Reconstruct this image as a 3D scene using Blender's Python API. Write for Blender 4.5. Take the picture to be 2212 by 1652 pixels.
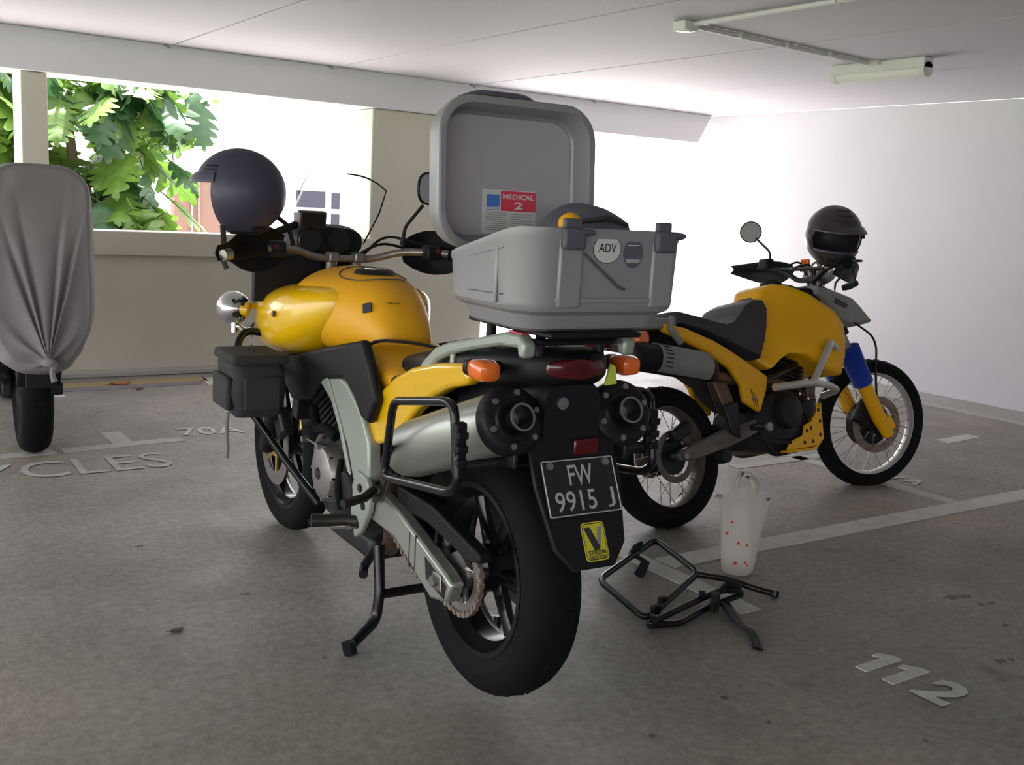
import bpy, bmesh, math, random
from mathutils import Vector, Matrix, noise
random.seed(11)
R = math.radians
PI = math.pi
scene = bpy.context.scene
for o in list(bpy.data.objects):
    bpy.data.objects.remove(o, do_unlink=True)
COL = scene.collection

# ------------------------------------------------------------------ camera
CAM_H, YAW, PITCH, ROLL, FPX = 1.25, R(34.278), R(9.473), R(-3.083), 2250.0
_cy, _sy, _cp, _sp = math.cos(YAW), math.sin(YAW), math.cos(PITCH), math.sin(PITCH)
_fw = Vector((_sy*_cp, _cy*_cp, -_sp)); _r = Vector((_cy, -_sy, 0)); _dn = _fw.cross(_r)
_r2 = math.cos(ROLL)*_r + math.sin(ROLL)*_dn
_d2 = -math.sin(ROLL)*_r + math.cos(ROLL)*_dn
cam = bpy.data.objects.new('camera', bpy.data.cameras.new('camera'))
COL.objects.link(cam)
cm = Matrix((_r2, -_d2, -_fw)).transposed().to_4x4()
cm.translation = (0, 0, CAM_H)
cam.matrix_world = cm
cam.data.sensor_width = 36.0
cam.data.lens = 36.0*FPX/2212.0
cam.data.clip_end = 300
scene.camera = cam

# ------------------------------------------------------------------ sky, sun, exposure
world = bpy.data.worlds.new('sky'); scene.world = world; world.use_nodes = True
wn = world.node_tree.nodes; wl = world.node_tree.links
bg = wn['Background']; bg.inputs['Strength'].default_value = 1.0
bg.inputs['Color'].default_value = (0.96, 0.945, 1.0, 1)
sun = bpy.data.objects.new('sun', bpy.data.lights.new('sun', 'SUN'))
COL.objects.link(sun)
sun.data.energy = 7.0; sun.data.angle = R(2); sun.data.color = (1, .965, .95)
sun.rotation_euler = (R(-14), R(6), 0)
vs = scene.view_settings
vs.view_transform = 'Standard'; vs.look = 'None'; vs.gamma = 1.0; vs.use_curve_mapping = False
vs.exposure = 2.3

# ------------------------------------------------------------------ materials
MATS = {}
def mat(name, col, rough=.5, metal=0., spec=.5, coat=0., bump=None, var=None, trans=0., emit=None, coat_rough=.05):
    """procedural material: var=(scale, second colour, contrast) noise tint, bump=(scale, strength)"""
    if name in MATS: return MATS[name]
    m = bpy.data.materials.new(name); m.use_nodes = True
    nt = m.node_tree; N = nt.nodes; L = nt.links
    b = N['Principled BSDF']
    b.inputs['Base Color'].default_value = (*col, 1)
    b.inputs['Roughness'].default_value = rough
    b.inputs['Metallic'].default_value = metal
    b.inputs['Specular IOR Level'].default_value = spec
    b.inputs['Coat Weight'].default_value = coat
    b.inputs['Coat Roughness'].default_value = coat_rough
    tc = N.new('ShaderNodeTexCoord')
    if var:
        n = N.new('ShaderNodeTexNoise'); n.inputs['Scale'].default_value = var[0]
        n.inputs['Detail'].default_value = 5
        L.new(tc.outputs['Object'], n.inputs['Vector'])
        r = N.new('ShaderNodeValToRGB')
        k = var[2] if len(var) > 2 else .2
        r.color_ramp.elements[0].position = .5-k; r.color_ramp.elements[1].position = .5+k
        r.color_ramp.elements[0].color = (*col, 1); r.color_ramp.elements[1].color = (*var[1], 1)
        L.new(n.outputs['Fac'], r.inputs['Fac']); L.new(r.outputs['Color'], b.inputs['Base Color'])
    if bump:
        n2 = N.new('ShaderNodeTexNoise'); n2.inputs['Scale'].default_value = bump[0]
        n2.inputs['Detail'].default_value = 4
        L.new(tc.outputs['Object'], n2.inputs['Vector'])
        bp = N.new('ShaderNodeBump'); bp.inputs['Strength'].default_value = bump[1]
        bp.inputs['Distance'].default_value = .01
        L.new(n2.outputs['Fac'], bp.inputs['Height']); L.new(bp.outputs['Normal'], b.inputs['Normal'])
    if trans:
        mix = N.new('ShaderNodeMixShader'); tr = N.new('ShaderNodeBsdfTranslucent')
        tr.inputs['Color'].default_value = (*col, 1)
        if var: L.new(r.outputs['Color'], tr.inputs['Color'])
        mix.inputs['Fac'].default_value = trans
        L.new(b.outputs['BSDF'], mix.inputs[1]); L.new(tr.outputs['BSDF'], mix.inputs[2])
        L.new(mix.outputs['Shader'], N['Material Output'].inputs['Surface'])
    if emit:
        b.inputs['Emission Color'].default_value = (*col, 1); b.inputs['Emission Strength'].default_value = emit
    MATS[name] = m
    return m

def glass_mat(name, tint=(1, 1, 1), refl=.08):
    m = bpy.data.materials.new(name); m.use_nodes = True
    nt = m.node_tree; N = nt.nodes; L = nt.links
    t = N.new('ShaderNodeBsdfTransparent'); t.inputs['Color'].default_value = (*tint, 1)
    g = N.new('ShaderNodeBsdfGlossy'); g.inputs['Roughness'].default_value = .03
    lw = N.new('ShaderNodeLayerWeight'); lw.inputs['Blend'].default_value = .3
    mu = N.new('ShaderNodeMath'); mu.operation = 'MULTIPLY'; mu.inputs[1].default_value = refl*4
    L.new(lw.outputs['Facing'], mu.inputs[0])
    mx = N.new('ShaderNodeMixShader')
    L.new(mu.outputs[0], mx.inputs['Fac']); L.new(t.outputs[0], mx.inputs[1]); L.new(g.outputs[0], mx.inputs[2])
    L.new(mx.outputs[0], N['Material Output'].inputs['Surface'])
    MATS[name] = m
    return m

def floor_mat():
    m = bpy.data.materials.new('worn_concrete'); m.use_nodes = True
    nt = m.node_tree; N = nt.nodes; L = nt.links; b = N['Principled BSDF']
    tc = N.new('ShaderNodeTexCoord')
    def nz(scale, detail=6, rough=.6, st=(1, 1, 1)):
        mp = N.new('ShaderNodeMapping'); mp.inputs['Scale'].default_value = st
        n = N.new('ShaderNodeTexNoise'); n.inputs['Scale'].default_value = scale
        n.inputs['Detail'].default_value = detail; n.inputs['Roughness'].default_value = rough
        L.new(tc.outputs['Object'], mp.inputs['Vector']); L.new(mp.outputs['Vector'], n.inputs['Vector'])
        return n
    def ramp(src, p0, c0, p1, c1):
        r = N.new('ShaderNodeValToRGB'); e = r.color_ramp.elements
        e[0].position = p0; e[0].color = (*c0, 1); e[1].position = p1; e[1].color = (*c1, 1)
        L.new(src, r.inputs['Fac']); return r
    big = ramp(nz(1.1, 7, .65).outputs['Fac'], .3, (.225, .21, .19), .7, (.36, .345, .325))
    fine = ramp(nz(34, 4, .7).outputs['Fac'], .3, (.66, .66, .66), .72, (1.18, 1.18, 1.18))
    mul = N.new('ShaderNodeMixRGB'); mul.blend_type = 'MULTIPLY'; mul.inputs['Fac'].default_value = 1
    L.new(big.outputs['Color'], mul.inputs[1]); L.new(fine.outputs['Color'], mul.inputs[2])
    warm = ramp(nz(.55, 3).outputs['Fac'], .45, (1, 1, 1), .7, (1.08, .97, .83))
    m2 = N.new('ShaderNodeMixRGB'); m2.blend_type = 'MULTIPLY'; m2.inputs['Fac'].default_value = 1
    L.new(mul.outputs['Color'], m2.inputs[1]); L.new(warm.outputs['Color'], m2.inputs[2])
    # dark oil stains and tyre specks
    st = ramp(nz(4.2, 3, .5).outputs['Fac'], .66, (0, 0, 0), .74, (1, 1, 1))
    sp = ramp(nz(17, 2, .5).outputs['Fac'], .70, (0, 0, 0), .76, (1, 1, 1))
    mx = N.new('ShaderNodeMixRGB'); mx.inputs[2].default_value = (.16, .145, .13, 1)
    add = N.new('ShaderNodeMath'); add.operation = 'MAXIMUM'; sc = N.new('ShaderNodeMath'); sc.operation = 'MULTIPLY'; sc.inputs[1].default_value = .7
    L.new(st.outputs['Color'], add.inputs[0]); L.new(sp.outputs['Color'], add.inputs[1])
    L.new(add.outputs[0], sc.inputs[0]); L.new(sc.outputs[0], mx.inputs['Fac'])
    L.new(m2.outputs['Color'], mx.inputs[1]); L.new(mx.outputs['Color'], b.inputs['Base Color'])
    rr = ramp(nz(3, 5).outputs['Fac'], .3, (.42, .42, .42), .7, (.62, .62, .62))
    L.new(rr.outputs['Color'], b.inputs['Roughness'])
    b.inputs['Specular IOR Level'].default_value = .45
    bp = N.new('ShaderNodeBump'); bp.inputs['Strength'].default_value = .55; bp.inputs['Distance'].default_value = .005
    L.new(nz(16, 6, .75, (1, .55, 1)).outputs['Fac'], bp.inputs['Height']); L.new(bp.outputs['Normal'], b.inputs['Normal'])
    MATS['floor'] = m
    return m

M_FLOOR = floor_mat()
M_WALL = mat('cream_paint', (.60, .575, .49), .75, bump=(60, .08), var=(2.5, (.54, .515, .435), .3))
M_WHITE = mat('white_paint', (.62, .605, .65), .7, bump=(70, .08), var=(1.5, (.58, .565, .61), .3))
M_CEIL = mat('ceiling_paint', (.63, .61, .66), .8, bump=(50, .06), var=(1.2, (.59, .57, .62), .3))
M_BEAM = mat('beam_paint', (.72, .705, .745), .75, bump=(60, .06))
M_JOINT = mat('joint_dark', (.28, .27, .28), .9)
M_PAINT = mat('road_paint', (.66, .66, .64), .6, bump=(40, .15), var=(14, (.50, .49, .46), .25))
M_PAINT2 = mat('faded_road_paint', (.54, .545, .53), .65, bump=(40, .15), var=(11, (.41, .40, .38), .25))
M_YELLOW = mat('glossy_yellow_plastic', (.86, .50, .003), .28, coat=.6)
M_TANKY = mat('yellow_vinyl', (.86, .41, .006), .5, bump=(220, .05))
M_YEL2 = mat('amber_yellow_paint', (.90, .455, .003), .42, var=(5, (.84, .42, .003), .3))
M_BLACK = mat('black_plastic', (.008, .0075, .011), .5, spec=.28, bump=(150, .04))
M_BLKS = mat('black_satin_metal', (.010, .010, .013), .22, metal=.3)
M_DARK = mat('dark_grey_metal', (.040, .038, .042), .45, metal=.6, var=(18, (.024, .021, .022), .25))
M_RUB = mat('tyre_rubber', (.005, .005, .006), .8, spec=.18, bump=(90, .12))
M_SEAT = mat('black_seat_vinyl', (.035, .032, .04), .55, bump=(180, .05))
M_ALU = mat('brushed_aluminium', (.43, .455, .415), .38, metal=.75, bump=(120, .03))
M_FRAME = mat('silver_frame_paint', (.37, .40, .36), .42, metal=.35)
M_STEEL = mat('grey_steel', (.40, .39, .38), .4, metal=.85, var=(20, (.28, .26, .25), .25))
M_CHROME = mat('chrome', (.80, .80, .82), .08, metal=1.)
M_RIMS = mat('anodised_rim', (.62, .61, .60), .35, metal=.7)
M_RIMD = mat('dull_steel_rim', (.21, .19, .18), .5, metal=.7, var=(16, (.14, .12, .11), .25))
M_RUST = mat('rusty_steel', (.20, .13, .10), .55, metal=.5, var=(25, (.33, .28, .25), .2))
M_PIPE = mat('heat_stained_steel', (.20, .12, .085), .45, metal=.7, var=(12, (.12, .10, .09), .25))
M_GOLD = mat('gold_anodised', (.62, .42, .12), .35, metal=.8)
M_ORANGE = mat('amber_lens', (.85, .16, .02), .18, coat=.5)
M_RED = mat('red_lens', (.09, .004, .010), .18, coat=.4)
M_CASE = mat('silver_grey_case', (.30, .285, .305), .42, metal=.15, bump=(140, .03))
M_CASEIN = mat('case_inner_plastic', (.40, .365, .42), .6, bump=(160, .03))
M_LATCH = mat('latch_grey_plastic', (.10, .095, .13), .5)
M_GREY = mat('grey_plastic', (.24, .235, .24), .5)
M_COVER = mat('cover_fabric', (.265, .24, .255), .8, bump=(260, .12), var=(4, (.235, .215, .23), .3))
M_CLOTH = mat('black_cordura', (.03, .03, .032), .85, bump=(240, .3))
M_BLUE = mat('blue_rubber', (.02, .06, .42), .5)
M_BAG = mat('white_plastic_film', (.88, .86, .82), .35, trans=.6)
M_REDP = mat('red_print', (.75, .03, .03), .5)
M_STKR = mat('sticker_red', (.70, .05, .10), .45)
M_STKW = mat('sticker_white', (.62, .61, .62), .5)
M_STKB = mat('sticker_blue', (.06, .20, .62), .45)
M_STKY = mat('sticker_yellow', (.62, .55, .03), .4)
M_STKG = mat('sticker_lime', (.60, .66, .10), .4)
M_INK = mat('dark_ink', (.03, .025, .035), .5)
M_PLATE = mat('plate_black', (.018, .018, .02), .35)
M_LETTER = mat('plate_letter_silver', (.42, .42, .43), .4)
M_HELM1 = mat('matt_dark_blue_shell', (.050, .044, .080), .5, coat=.05)
M_HELM2 = mat('matt_black_shell', (.035, .028, .035), .36, coat=.3)
M_GLASS = glass_mat('clear_screen', (.97, .98, .98), .05)
M_MIRROR = mat('mirror_glass', (.72, .73, .75), .12, metal=1.)
M_LEAF = mat('leaf_green', (.045, .115, .020), .45, var=(6, (.14, .24, .03), .3), trans=.35)
M_LEAF2 = mat('leaf_dark', (.022, .070, .030), .4, var=(6, (.045, .11, .03), .3), trans=.3)
M_LEAF3 = mat('leaf_yellow', (.50, .36, .02), .5, trans=.35)
M_BARK = mat('bark', (.13, .095, .07), .9, bump=(30, .4))
M_BROWN = mat('brown_wall_paint', (.135, .075, .055), .8, var=(3, (.115, .065, .05), .3))
M_EXT = mat('exterior_white_paint', (.80, .81, .80), .8)
M_GROUND = mat('exterior_concrete', (.62, .61, .57), .85, var=(1.5, (.52, .51, .48), .3))
M_PANE = mat('window_pane', (.035, .034, .05), .3, spec=.2)
M_DRY = mat('dry_leaf', (.45, .17, .05), .7)
M_LAMP = mat('fitting_white', (.70, .69, .69), .45)
M_TUBE = mat('diffuser', (.78, .78, .74), .35)
M_OCHRE = mat('ochre_strip', (.40, .30, .13), .7, var=(8, (.33, .27, .16), .3))
M_PURP = mat('slate_strip', (.20, .19, .24), .7)
M_KERB = mat('kerb_concrete', (.42, .41, .385), .8, bump=(40, .2), var=(3, (.35, .34, .32), .3))

# ------------------------------------------------------------------ mesh helpers
class G:
    """collects verts and faces of one mesh object"""
    def __init__(s): s.v = []; s.f = []
    def add(s, v, f):
        o = len(s.v); s.v += [Vector(p) for p in v]; s.f += [tuple(i+o for i in q) for q in f]; return s
    def box(s, c, d, rot=None):
        x, y, z = d[0]/2, d[1]/2, d[2]/2
        v = [Vector(p) for p in ((-x,-y,-z),(x,-y,-z),(x,y,-z),(-x,y,-z),(-x,-y,z),(x,-y,z),(x,y,z),(-x,y,z))]
        if rot is not None: v = [rot @ p for p in v]
        return s.add([p+Vector(c) for p in v], [(0,3,2,1),(4,5,6,7),(0,1,5,4),(1,2,6,5),(2,3,7,6),(3,0,4,7)])
    def prism(s, poly, a, b, axis='y'):
        def P(u, w, t): return {'y': (u, t, w), 'x': (t, u, w), 'z': (u, w, t)}[axis]
        n = len(poly)
        v = [P(u, w, a) for u, w in poly]+[P(u, w, b) for u, w in poly]
        return s.add(v, [tuple(range(n)), tuple(range(2*n-1, n-1, -1))]+[(i, (i+1) % n, n+(i+1) % n, n+i) for i in range(n)])
    def loft(s, rings, cap=True, closed=False):
        n = len(rings[0]); v = [p for r in rings for p in r]; f = []
        m = len(rings)
        for i in range(m if closed else m-1):
            j = (i+1) % m
            for k in range(n): f.append((i*n+k, i*n+(k+1) % n, j*n+(k+1) % n, j*n+k))
        if cap and not closed: f += [tuple(range(n-1, -1, -1)), tuple((m-1)*n+k for k in range(n))]
        return s.add(v, f)
    def pillow(s, poly, ys):
        """profile in x,z lofted across y; ys = [(y, scale)] about the centroid"""
        cx = sum(p[0] for p in poly)/len(poly); cz = sum(p[1] for p in poly)/len(poly)
        return s.loft([[(cx+(u-cx)*k, y, cz+(w-cz)*k) for u, w in poly] for y, k in ys])
    def tube(s, pts, r, seg=8, closed=False, bend=0., cap=True, flat=None):
        P = [Vector(p) for p in pts]
        rad = list(r) if isinstance(r, (list, tuple)) else [r]*len(P)
        if bend > 0:
            Q = []; q = []
            n = len(P)
            for i in range(n):
                if not closed and i in (0, n-1): Q.append(P[i]); q.append(rad[i]); continue
                a, b, c = P[i-1], P[i], P[(i+1) % n]
                d1 = (a-b); d2 = (c-b); t = min(bend, d1.length*.45, d2.length*.45)
                s1 = b+d1.normalized()*t; s2 = b+d2.normalized()*t
                for k in range(6):
                    u = k/5; Q.append((1-u)**2*s1+2*u*(1-u)*b+u*u*s2); q.append(rad[i])
            P, rad = Q, q
        n = len(P); rings = []
        up = None
        for i in range(n):
            if closed: t = P[(i+1) % n]-P[i-1]
            else: t = P[min(i+1, n-1)]-P[max(i-1, 0)]
            if t.length < 1e-9: t = Vector((0, 0, 1))
            t.normalize()
            if up is None:
                up = Vector((0, 0, 1)) if abs(t.z) < .9 else Vector((1, 0, 0))
            up = (up-t*up.dot(t))
            if up.length < 1e-6: up = Vector((0, 1, 0))
            up.normalize(); sd = t.cross(up)
            fl = flat or (1, 1)
            rings.append([P[i]+rad[i]*(math.cos(2*PI*k/seg)*sd*fl[0]+math.sin(2*PI*k/seg)*up*fl[1]) for k in range(seg)])
        return s.loft(rings, cap=cap, closed=closed)
    def cyl(s, a, b, r0, r1=None, seg=16):
        return s.tube([a, b], [r0, r0 if r1 is None else r1], seg=seg)
    def lathe(s, prof, c=(0, 0, 0), axis='y', seg=48, closed=False, a0=0., a1=2*PI):
        c = Vector(c); full = abs(a1-a0-2*PI) < 1e-6
        rings = []
        m = seg if full else seg+1
        for i in range(m):
            a = a0+(a1-a0)*i/seg; ca, sa = math.cos(a), math.sin(a)
            rings.append([c+Vector({'y': (r*ca, h, r*sa), 'x': (h, r*ca, r*sa), 'z': (r*ca, r*sa, h)}[axis]) for r, h in prof])
        n = len(prof); v = [p for q in rings for p in q]; f = []
        for i in range(m if full else m-1):
            j = (i+1) % m
            for k in range(n if closed else n-1):
                f.append((i*n+k, i*n+(k+1) % n, j*n+(k+1) % n, j*n+k))
        if not full and closed:
            f += [tuple(range(n)), tuple((m-1)*n+k for k in range(n-1, -1, -1))]
        return s.add(v, f)
    def ball(s, c, r, nu=20, nv=12):
        r = r if isinstance(r, (list, tuple)) else (r, r, r)
        rings = []
        for i in range(nv+1):
            a = -PI/2+PI*i/nv; a = max(-1.54, min(1.54, a))
            rings.append([(c[0]+r[0]*math.cos(a)*math.cos(2*PI*k/nu), c[1]+r[1]*math.cos(a)*math.sin(2*PI*k/nu), c[2]+r[2]*math.sin(a)) for k in range(nu)])
        return s.loft(rings)
    def xf(s, m):
        s.v = [m @ p for p in s.v]; return s
    def map(s, fn):
        s.v = [Vector(fn(p)) for p in s.v]; return s
    def obj(s, name, m, parent=None, bevel=0., sub=0, sharp=38, solid=0., seg=2, label=None):
        me = bpy.data.meshes.new(name)
        me.from_pydata([tuple(p) for p in s.v], [], s.f)
        bm = bmesh.new(); bm.from_mesh(me)
        bmesh.ops.recalc_face_normals(bm, faces=bm.faces[:])
        bm.to_mesh(me); bm.free()
        me.shade_smooth()
        if not sub: me.set_sharp_from_angle(angle=R(sharp))
        me.materials.append(m)
        o = bpy.data.objects.new(name, me); COL.objects.link(o)
        if parent is not None: o.parent = parent
        if solid:
            k = o.modifiers.new('thickness', 'SOLIDIFY'); k.thickness = solid; k.offset = 0
        if bevel:
            k = o.modifiers.new('edge', 'BEVEL'); k.width = bevel; k.segments = seg; k.limit_method = 'ANGLE'; k.angle_limit = R(35)
        if sub:
            k = o.modifiers.new('sub', 'SUBSURF'); k.levels = sub; k.render_levels = sub
        if label: o['label'] = label
        return o

def tag(o, label, cat, group=None, kind=None):
    if label: o['label'] = label
    if cat: o['category'] = cat
    if group: o['group'] = group
    if kind: o['kind'] = kind
    return o
def thing(name, label, cat, loc=(0, 0, 0), rot=(0, 0, 0), group=None):
    o = bpy.data.objects.new(name, None); COL.objects.link(o)
    o.empty_display_size = .1; o.location = loc; o.rotation_euler = rot
    return tag(o, label, cat, group)
def struct(o):
    o['kind'] = 'structure'; return o
def text_mesh(body, bold=0.):
    cu = bpy.data.curves.new('text', 'FONT'); cu.body = body; cu.align_x = 'CENTER'; cu.align_y = 'CENTER'
    cu.offset = bold; cu.resolution_u = 3
    ob = bpy.data.objects.new('text', cu); COL.objects.link(ob)
    dg = bpy.context.evaluated_depsgraph_get()
    me = bpy.data.meshes.new_from_object(ob.evaluated_get(dg))
    bpy.data.objects.remove(ob, do_unlink=True); bpy.data.curves.remove(cu)
    return me
def lettering(name, body, m, parent, origin, u, v, w, h, bold=0., lift=.0008):
    """flat text: bounding box w x h centred on origin, u = reading direction, v = up"""
    me = text_mesh(body, bold); me.name = name
    xs = [p.co.x for p in me.vertices]; ys = [p.co.y for p in me.vertices]
    cx, cy = (min(xs)+max(xs))/2, (min(ys)+max(ys))/2
    sx, sy = w/(max(xs)-min(xs)), h/(max(ys)-min(ys))
    u = Vector(u).normalized(); v = Vector(v).normalized(); n = u.cross(v); o0 = Vector(origin)
    for p in me.vertices:
        p.co = o0+u*((p.co.x-cx)*sx)+v*((p.co.y-cy)*sy)+n*lift
    me.materials.clear(); me.materials.append(m)
    o = bpy.data.objects.new(name, me); COL.objects.link(o)
    if parent is not None: o.parent = parent
    return o
def mirror_y(pts): return [(p[0], -p[1], p[2]) for p in pts]
def superring(x, cy, hw, zb, zt, n=24, e=2.6, flat_bottom=0.):
    cz, hz = (zb+zt)/2, (zt-zb)/2; out = []
    for k in range(n):
        a = 2*PI*k/n; c, s_ = math.cos(a), math.sin(a)
        y = cy+hw*math.copysign(abs(c)**(2/e), c); z = cz+hz*math.copysign(abs(s_)**(2/e), s_)
        out.append((x, y, z))
    return out
def rrect(w, h, r, n=5):
    """rounded rectangle outline centred on 0"""
    pts = []
    for cx, cy, a in ((w/2-r, h/2-r, 0), (-w/2+r, h/2-r, 90), (-w/2+r, -h/2+r, 180), (w/2-r, -h/2+r, 270)):
        for k in range(n+1):
            t = R(a+90*k/n); pts.append((cx+r*math.cos(t), cy+r*math.sin(t)))
    return pts

# ================================================================== THE ROOM
CEIL, BACK, RIGHT = 2.19, 7.24, 7.05
X0, Y0 = -5.2, -8.0
floor = struct(G().box(((X0+RIGHT)/2, (Y0+BACK+.1)/2, -.1), (RIGHT-X0, BACK+.1-Y0, .2)).obj('floor', M_FLOOR))
ceiling = struct(G().box(((X0+RIGHT+.2)/2, (Y0+BACK+.3)/2, CEIL+.16), (RIGHT+.2-X0, BACK+.3-Y0, .24)).obj('ceiling', M_JOINT))
xs = [-5.2, -3.98, -2.77, -1.56, -.35, .86, 2.063, 3.24, 4.42, 5.63, 7.05]
for a, b in zip(xs[:-1], xs[1:]):
    G().box(((a+b)/2, (Y0+BACK)/2, CEIL+.025), (b-a-.015, BACK-Y0, .05)).obj('ceiling_panel', M_CEIL, ceiling, bevel=.004)
wall_right = struct(G().box((RIGHT+.1, (Y0+BACK+.3)/2, CEIL/2), (.2, BACK+.3-Y0, CEIL)).obj('wall_right', M_WHITE))
wall_front = struct(G().box(((1.0+RIGHT)/2, Y0-.1, CEIL/2), (RIGHT-1.0, .2, CEIL)).obj('wall_front', M_WHITE))  # unseen wall behind the camera, added to cut fill light
G().box(((X0+1.0)/2, Y0-.1, .48), (1.0-X0, .2, .96)).obj('parapet', M_WALL, wall_front)  # opening above this parapet is sized to let some fill light in
G().box(((X0+1.0)/2, Y0-.1, 2.06), (1.0-X0, .3, .26)).obj('lintel', M_BEAM, wall_front)
# parapet under the long opening, cap band on top
wall_back = struct(G().box(((X0+3.6)/2, BACK+.07, .41), (3.6-X0, .14, .82)).obj('wall_back', M_WALL))
G().box(((X0+3.6)/2, BACK+.09, .885), (3.6-X0, .24, .16)).obj('parapet_cap', M_WALL, wall_back, bevel=.006)
G().box((4.07, BACK+.14, .965), (1.04, .28, 1.93)).obj('pillar', M_WALL, wall_back, bevel=.008)
G().box((1.222, BACK+.16, 1.44), (.155, .30, .98)).obj('mullion_post', M_WALL, wall_back, bevel=.006)
G().box((-2.6, BACK+.16, 1.44), (.155, .30, .98)).obj('mullion_post', M_WALL, wall_back, bevel=.006)
bz = 1.932
beam = struct(G().prism([(X0, bz), (6.835, bz), (6.985, CEIL), (X0, CEIL)], BACK-.03, BACK+.32).obj('trim_1', M_BEAM, bevel=.006))
for x in (2.03, 3.19, 4.39, 5.6):
    G().box((x, BACK-.032, CEIL-.012), (.05, .006, .008), Matrix.Rotation(R(18), 3, 'Y')).obj('joint_mark', M_JOINT, beam)
# floor gutter strips and kerb
struct(G().box(((X0+4.4)/2, 7.19, .02), (4.4-X0, .1, .04)).obj('baseboard_back', M_KERB, bevel=.01))
struct(G().prism([(RIGHT, 0), (RIGHT-.34, 0), (RIGHT-.33, .018), (RIGHT, .03)], Y0, BACK+.1).obj('baseboard_right', M_KERB))
def mark(name, quad, m=M_PAINT, z=.003):
    return G().prism(quad, -.001, z, 'z').obj(name, m, floor)
mark('gutter_strip', [(1.20, 6.80), (2.20, 6.84), (2.20, 7.0), (1.22, 6.98)], M_OCHRE)
mark('gutter_strip', [(1.20, 6.69), (2.12, 6.73), (2.14, 6.835), (1.20, 6.795)], M_PURP)
mark('bay_line', [(1.10, 6.52), (1.24, 6.53), (1.24, 6.72), (1.10, 6.72)])
mark('bay_line', [(2.15, 6.70), (2.30, 6.70), (2.34, 6.95), (2.19, 6.95)])
mark('bay_line', [(.962, 5.125), (1.545, 5.18), (1.538, 5.265), (.958, 5.21)], M_PAINT2)
mark('bay_line', [(1.205, 5.235), (1.30, 5.242), (1.30, 5.49), (1.205, 5.49)], M_PAINT2)
mark('bay_line', [(.55, 5.10), (.93, 5.125), (.92, 5.21), (.55, 5.18)], M_PAINT2)
mark('bay_line', [(2.55, 2.632), (7.0, 2.615), (7.0, 2.735), (2.55, 2.742)])
mark('bay_line', [(2.448, 2.205), (2.535, 2.205), (2.535, 3.2), (2.448, 3.2)])
mark('bay_line', [(4.368, 2.742), (4.455, 2.742), (4.445, 3.9), (4.368, 3.9)], M_PAINT2)
mark('bay_line', [(5.63, 3.575), (6.01, 3.612), (6.01, 3.70), (5.65, 3.672)])
mark('bay_line', [(3.9, 3.62), (4.6, 3.62), (4.6, 3.70), (3.9, 3.70)], M_PAINT2)
mark('bay_line', [(2.448, 4.6), (2.535, 4.6), (2.535, 6.9), (2.448, 6.9)], M_PAINT2)
lettering('floor_lettering', 'CYCLES', M_PAINT2, floor, (.845, 4.845, .0025), (1, 0, 0), (.02, 1, 0), 1.04, .285)
lettering('bay_number', '70A', M_PAINT, floor, (1.735, 5.36, .0025), (1, -.12, 0), (.12, 1, 0), .33, .17, .01)
def glyph_one(y0):   # upright numeral one: foot at x 2.45, flag towards +y
    h = [(2.452, y0-.019), (2.452, y0+.019), (2.575, y0+.019), (2.562, y0+.045), (2.590, y0+.050), (2.622, y0+.008), (2.622, y0-.019)]
    mark('bay_number', h, M_PAINT)
glyph_one(1.745); glyph_one(1.655)
lettering('bay_number', '2', M_PAINT, floor, (2.537, 1.535, .0028), (0, -1, 0), (1, 0, 0), .105, .17, .04)
lettering('bay_number', '71A', M_PAINT2, floor, (4.57, 3.14, .0025), (0, -1, 0), (1, 0, 0), .25, .13, .01)

rs_ = random.Random(9)
M_STAIN = mat('oil_stain', (.10, .088, .085), .5)
for x, y, r_ in ((3.247, 1.977, .026), (3.298, 1.962, .02), (3.28, 1.889, .014), (3.32, 1.879, .012), (3.178, 1.74, .012), (2.243, 2.31, .010), (1.653, 1.739, .010), (1.965, 1.802, .012), (1.968, 1.65, .007), (2.252, 1.393, .008), (1.101, 3.052, .014), (1.132, 2.509, .006), (.925, 3.647, .012), (3.397, 2.328, .008), (2.888, 1.583, .020), (2.93, 1.57, .012)):
    n_ = 14; quad = []
    for k in range(n_):
        a = 2*PI*k/n_; rr = r_*(.6+.8*rs_.random()); quad.append((x+rr*math.cos(a), y+.8*rr*math.sin(a)))
    mark('oil_stain', quad, M_STAIN, .0012)

# ------------------------------------------------------------------ ceiling fittings
def conduit(name, a, b, label):
    t = thing(name, label, 'conduit', a)
    a, b = Vector(a), Vector(b); d = b-a
    G().tube([(0, 0, 0), d], .012, seg=10).obj('pipe', M_LAMP, t)
    n = 4
    for k in range(1, n):
        p = d*(k/n); rot = Matrix.Rotation(math.atan2(d.y, d.x), 3, 'Z')
        G().box(p+Vector((0, 0, .004)), (.022, .05, .032), rot).obj('clip', M_LAMP, t, bevel=.003)
    return t
conduit('cable_conduit', (3.62, 3.95, 2.176), (5.085, 4.03, 2.176), 'white conduit running across the ceiling to the batten lamp')
conduit('cable_conduit', (3.62, 3.95, 2.176), (3.64, .4, 2.176), 'white conduit branching from the corner box towards the open side')
jb = thing('junction_box', 'small white junction box where the two ceiling conduits meet', 'junction box', (3.60, 3.95, 2.19))
G().box((0, 0, -.024), (.09, .09, .046)).obj('box', M_LAMP, jb, bevel=.006)
G().cyl((.0, 0, -.05), (0, 0, -.046), .03).obj('lid', M_LAMP, jb)
bt = thing('batten_lamp', 'white tubular batten lamp fixed to the ceiling, unlit', 'ceiling lamp', (5.16, 4.0, CEIL))
G().box((0, 0, -.03), (.085, .64, .06)).obj('housing', M_LAMP, bt, bevel=.006)
G().tube([(0, -.29, -.07), (0, .29, -.07)], .036, seg=20).obj('diffuser', M_TUBE, bt)
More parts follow.
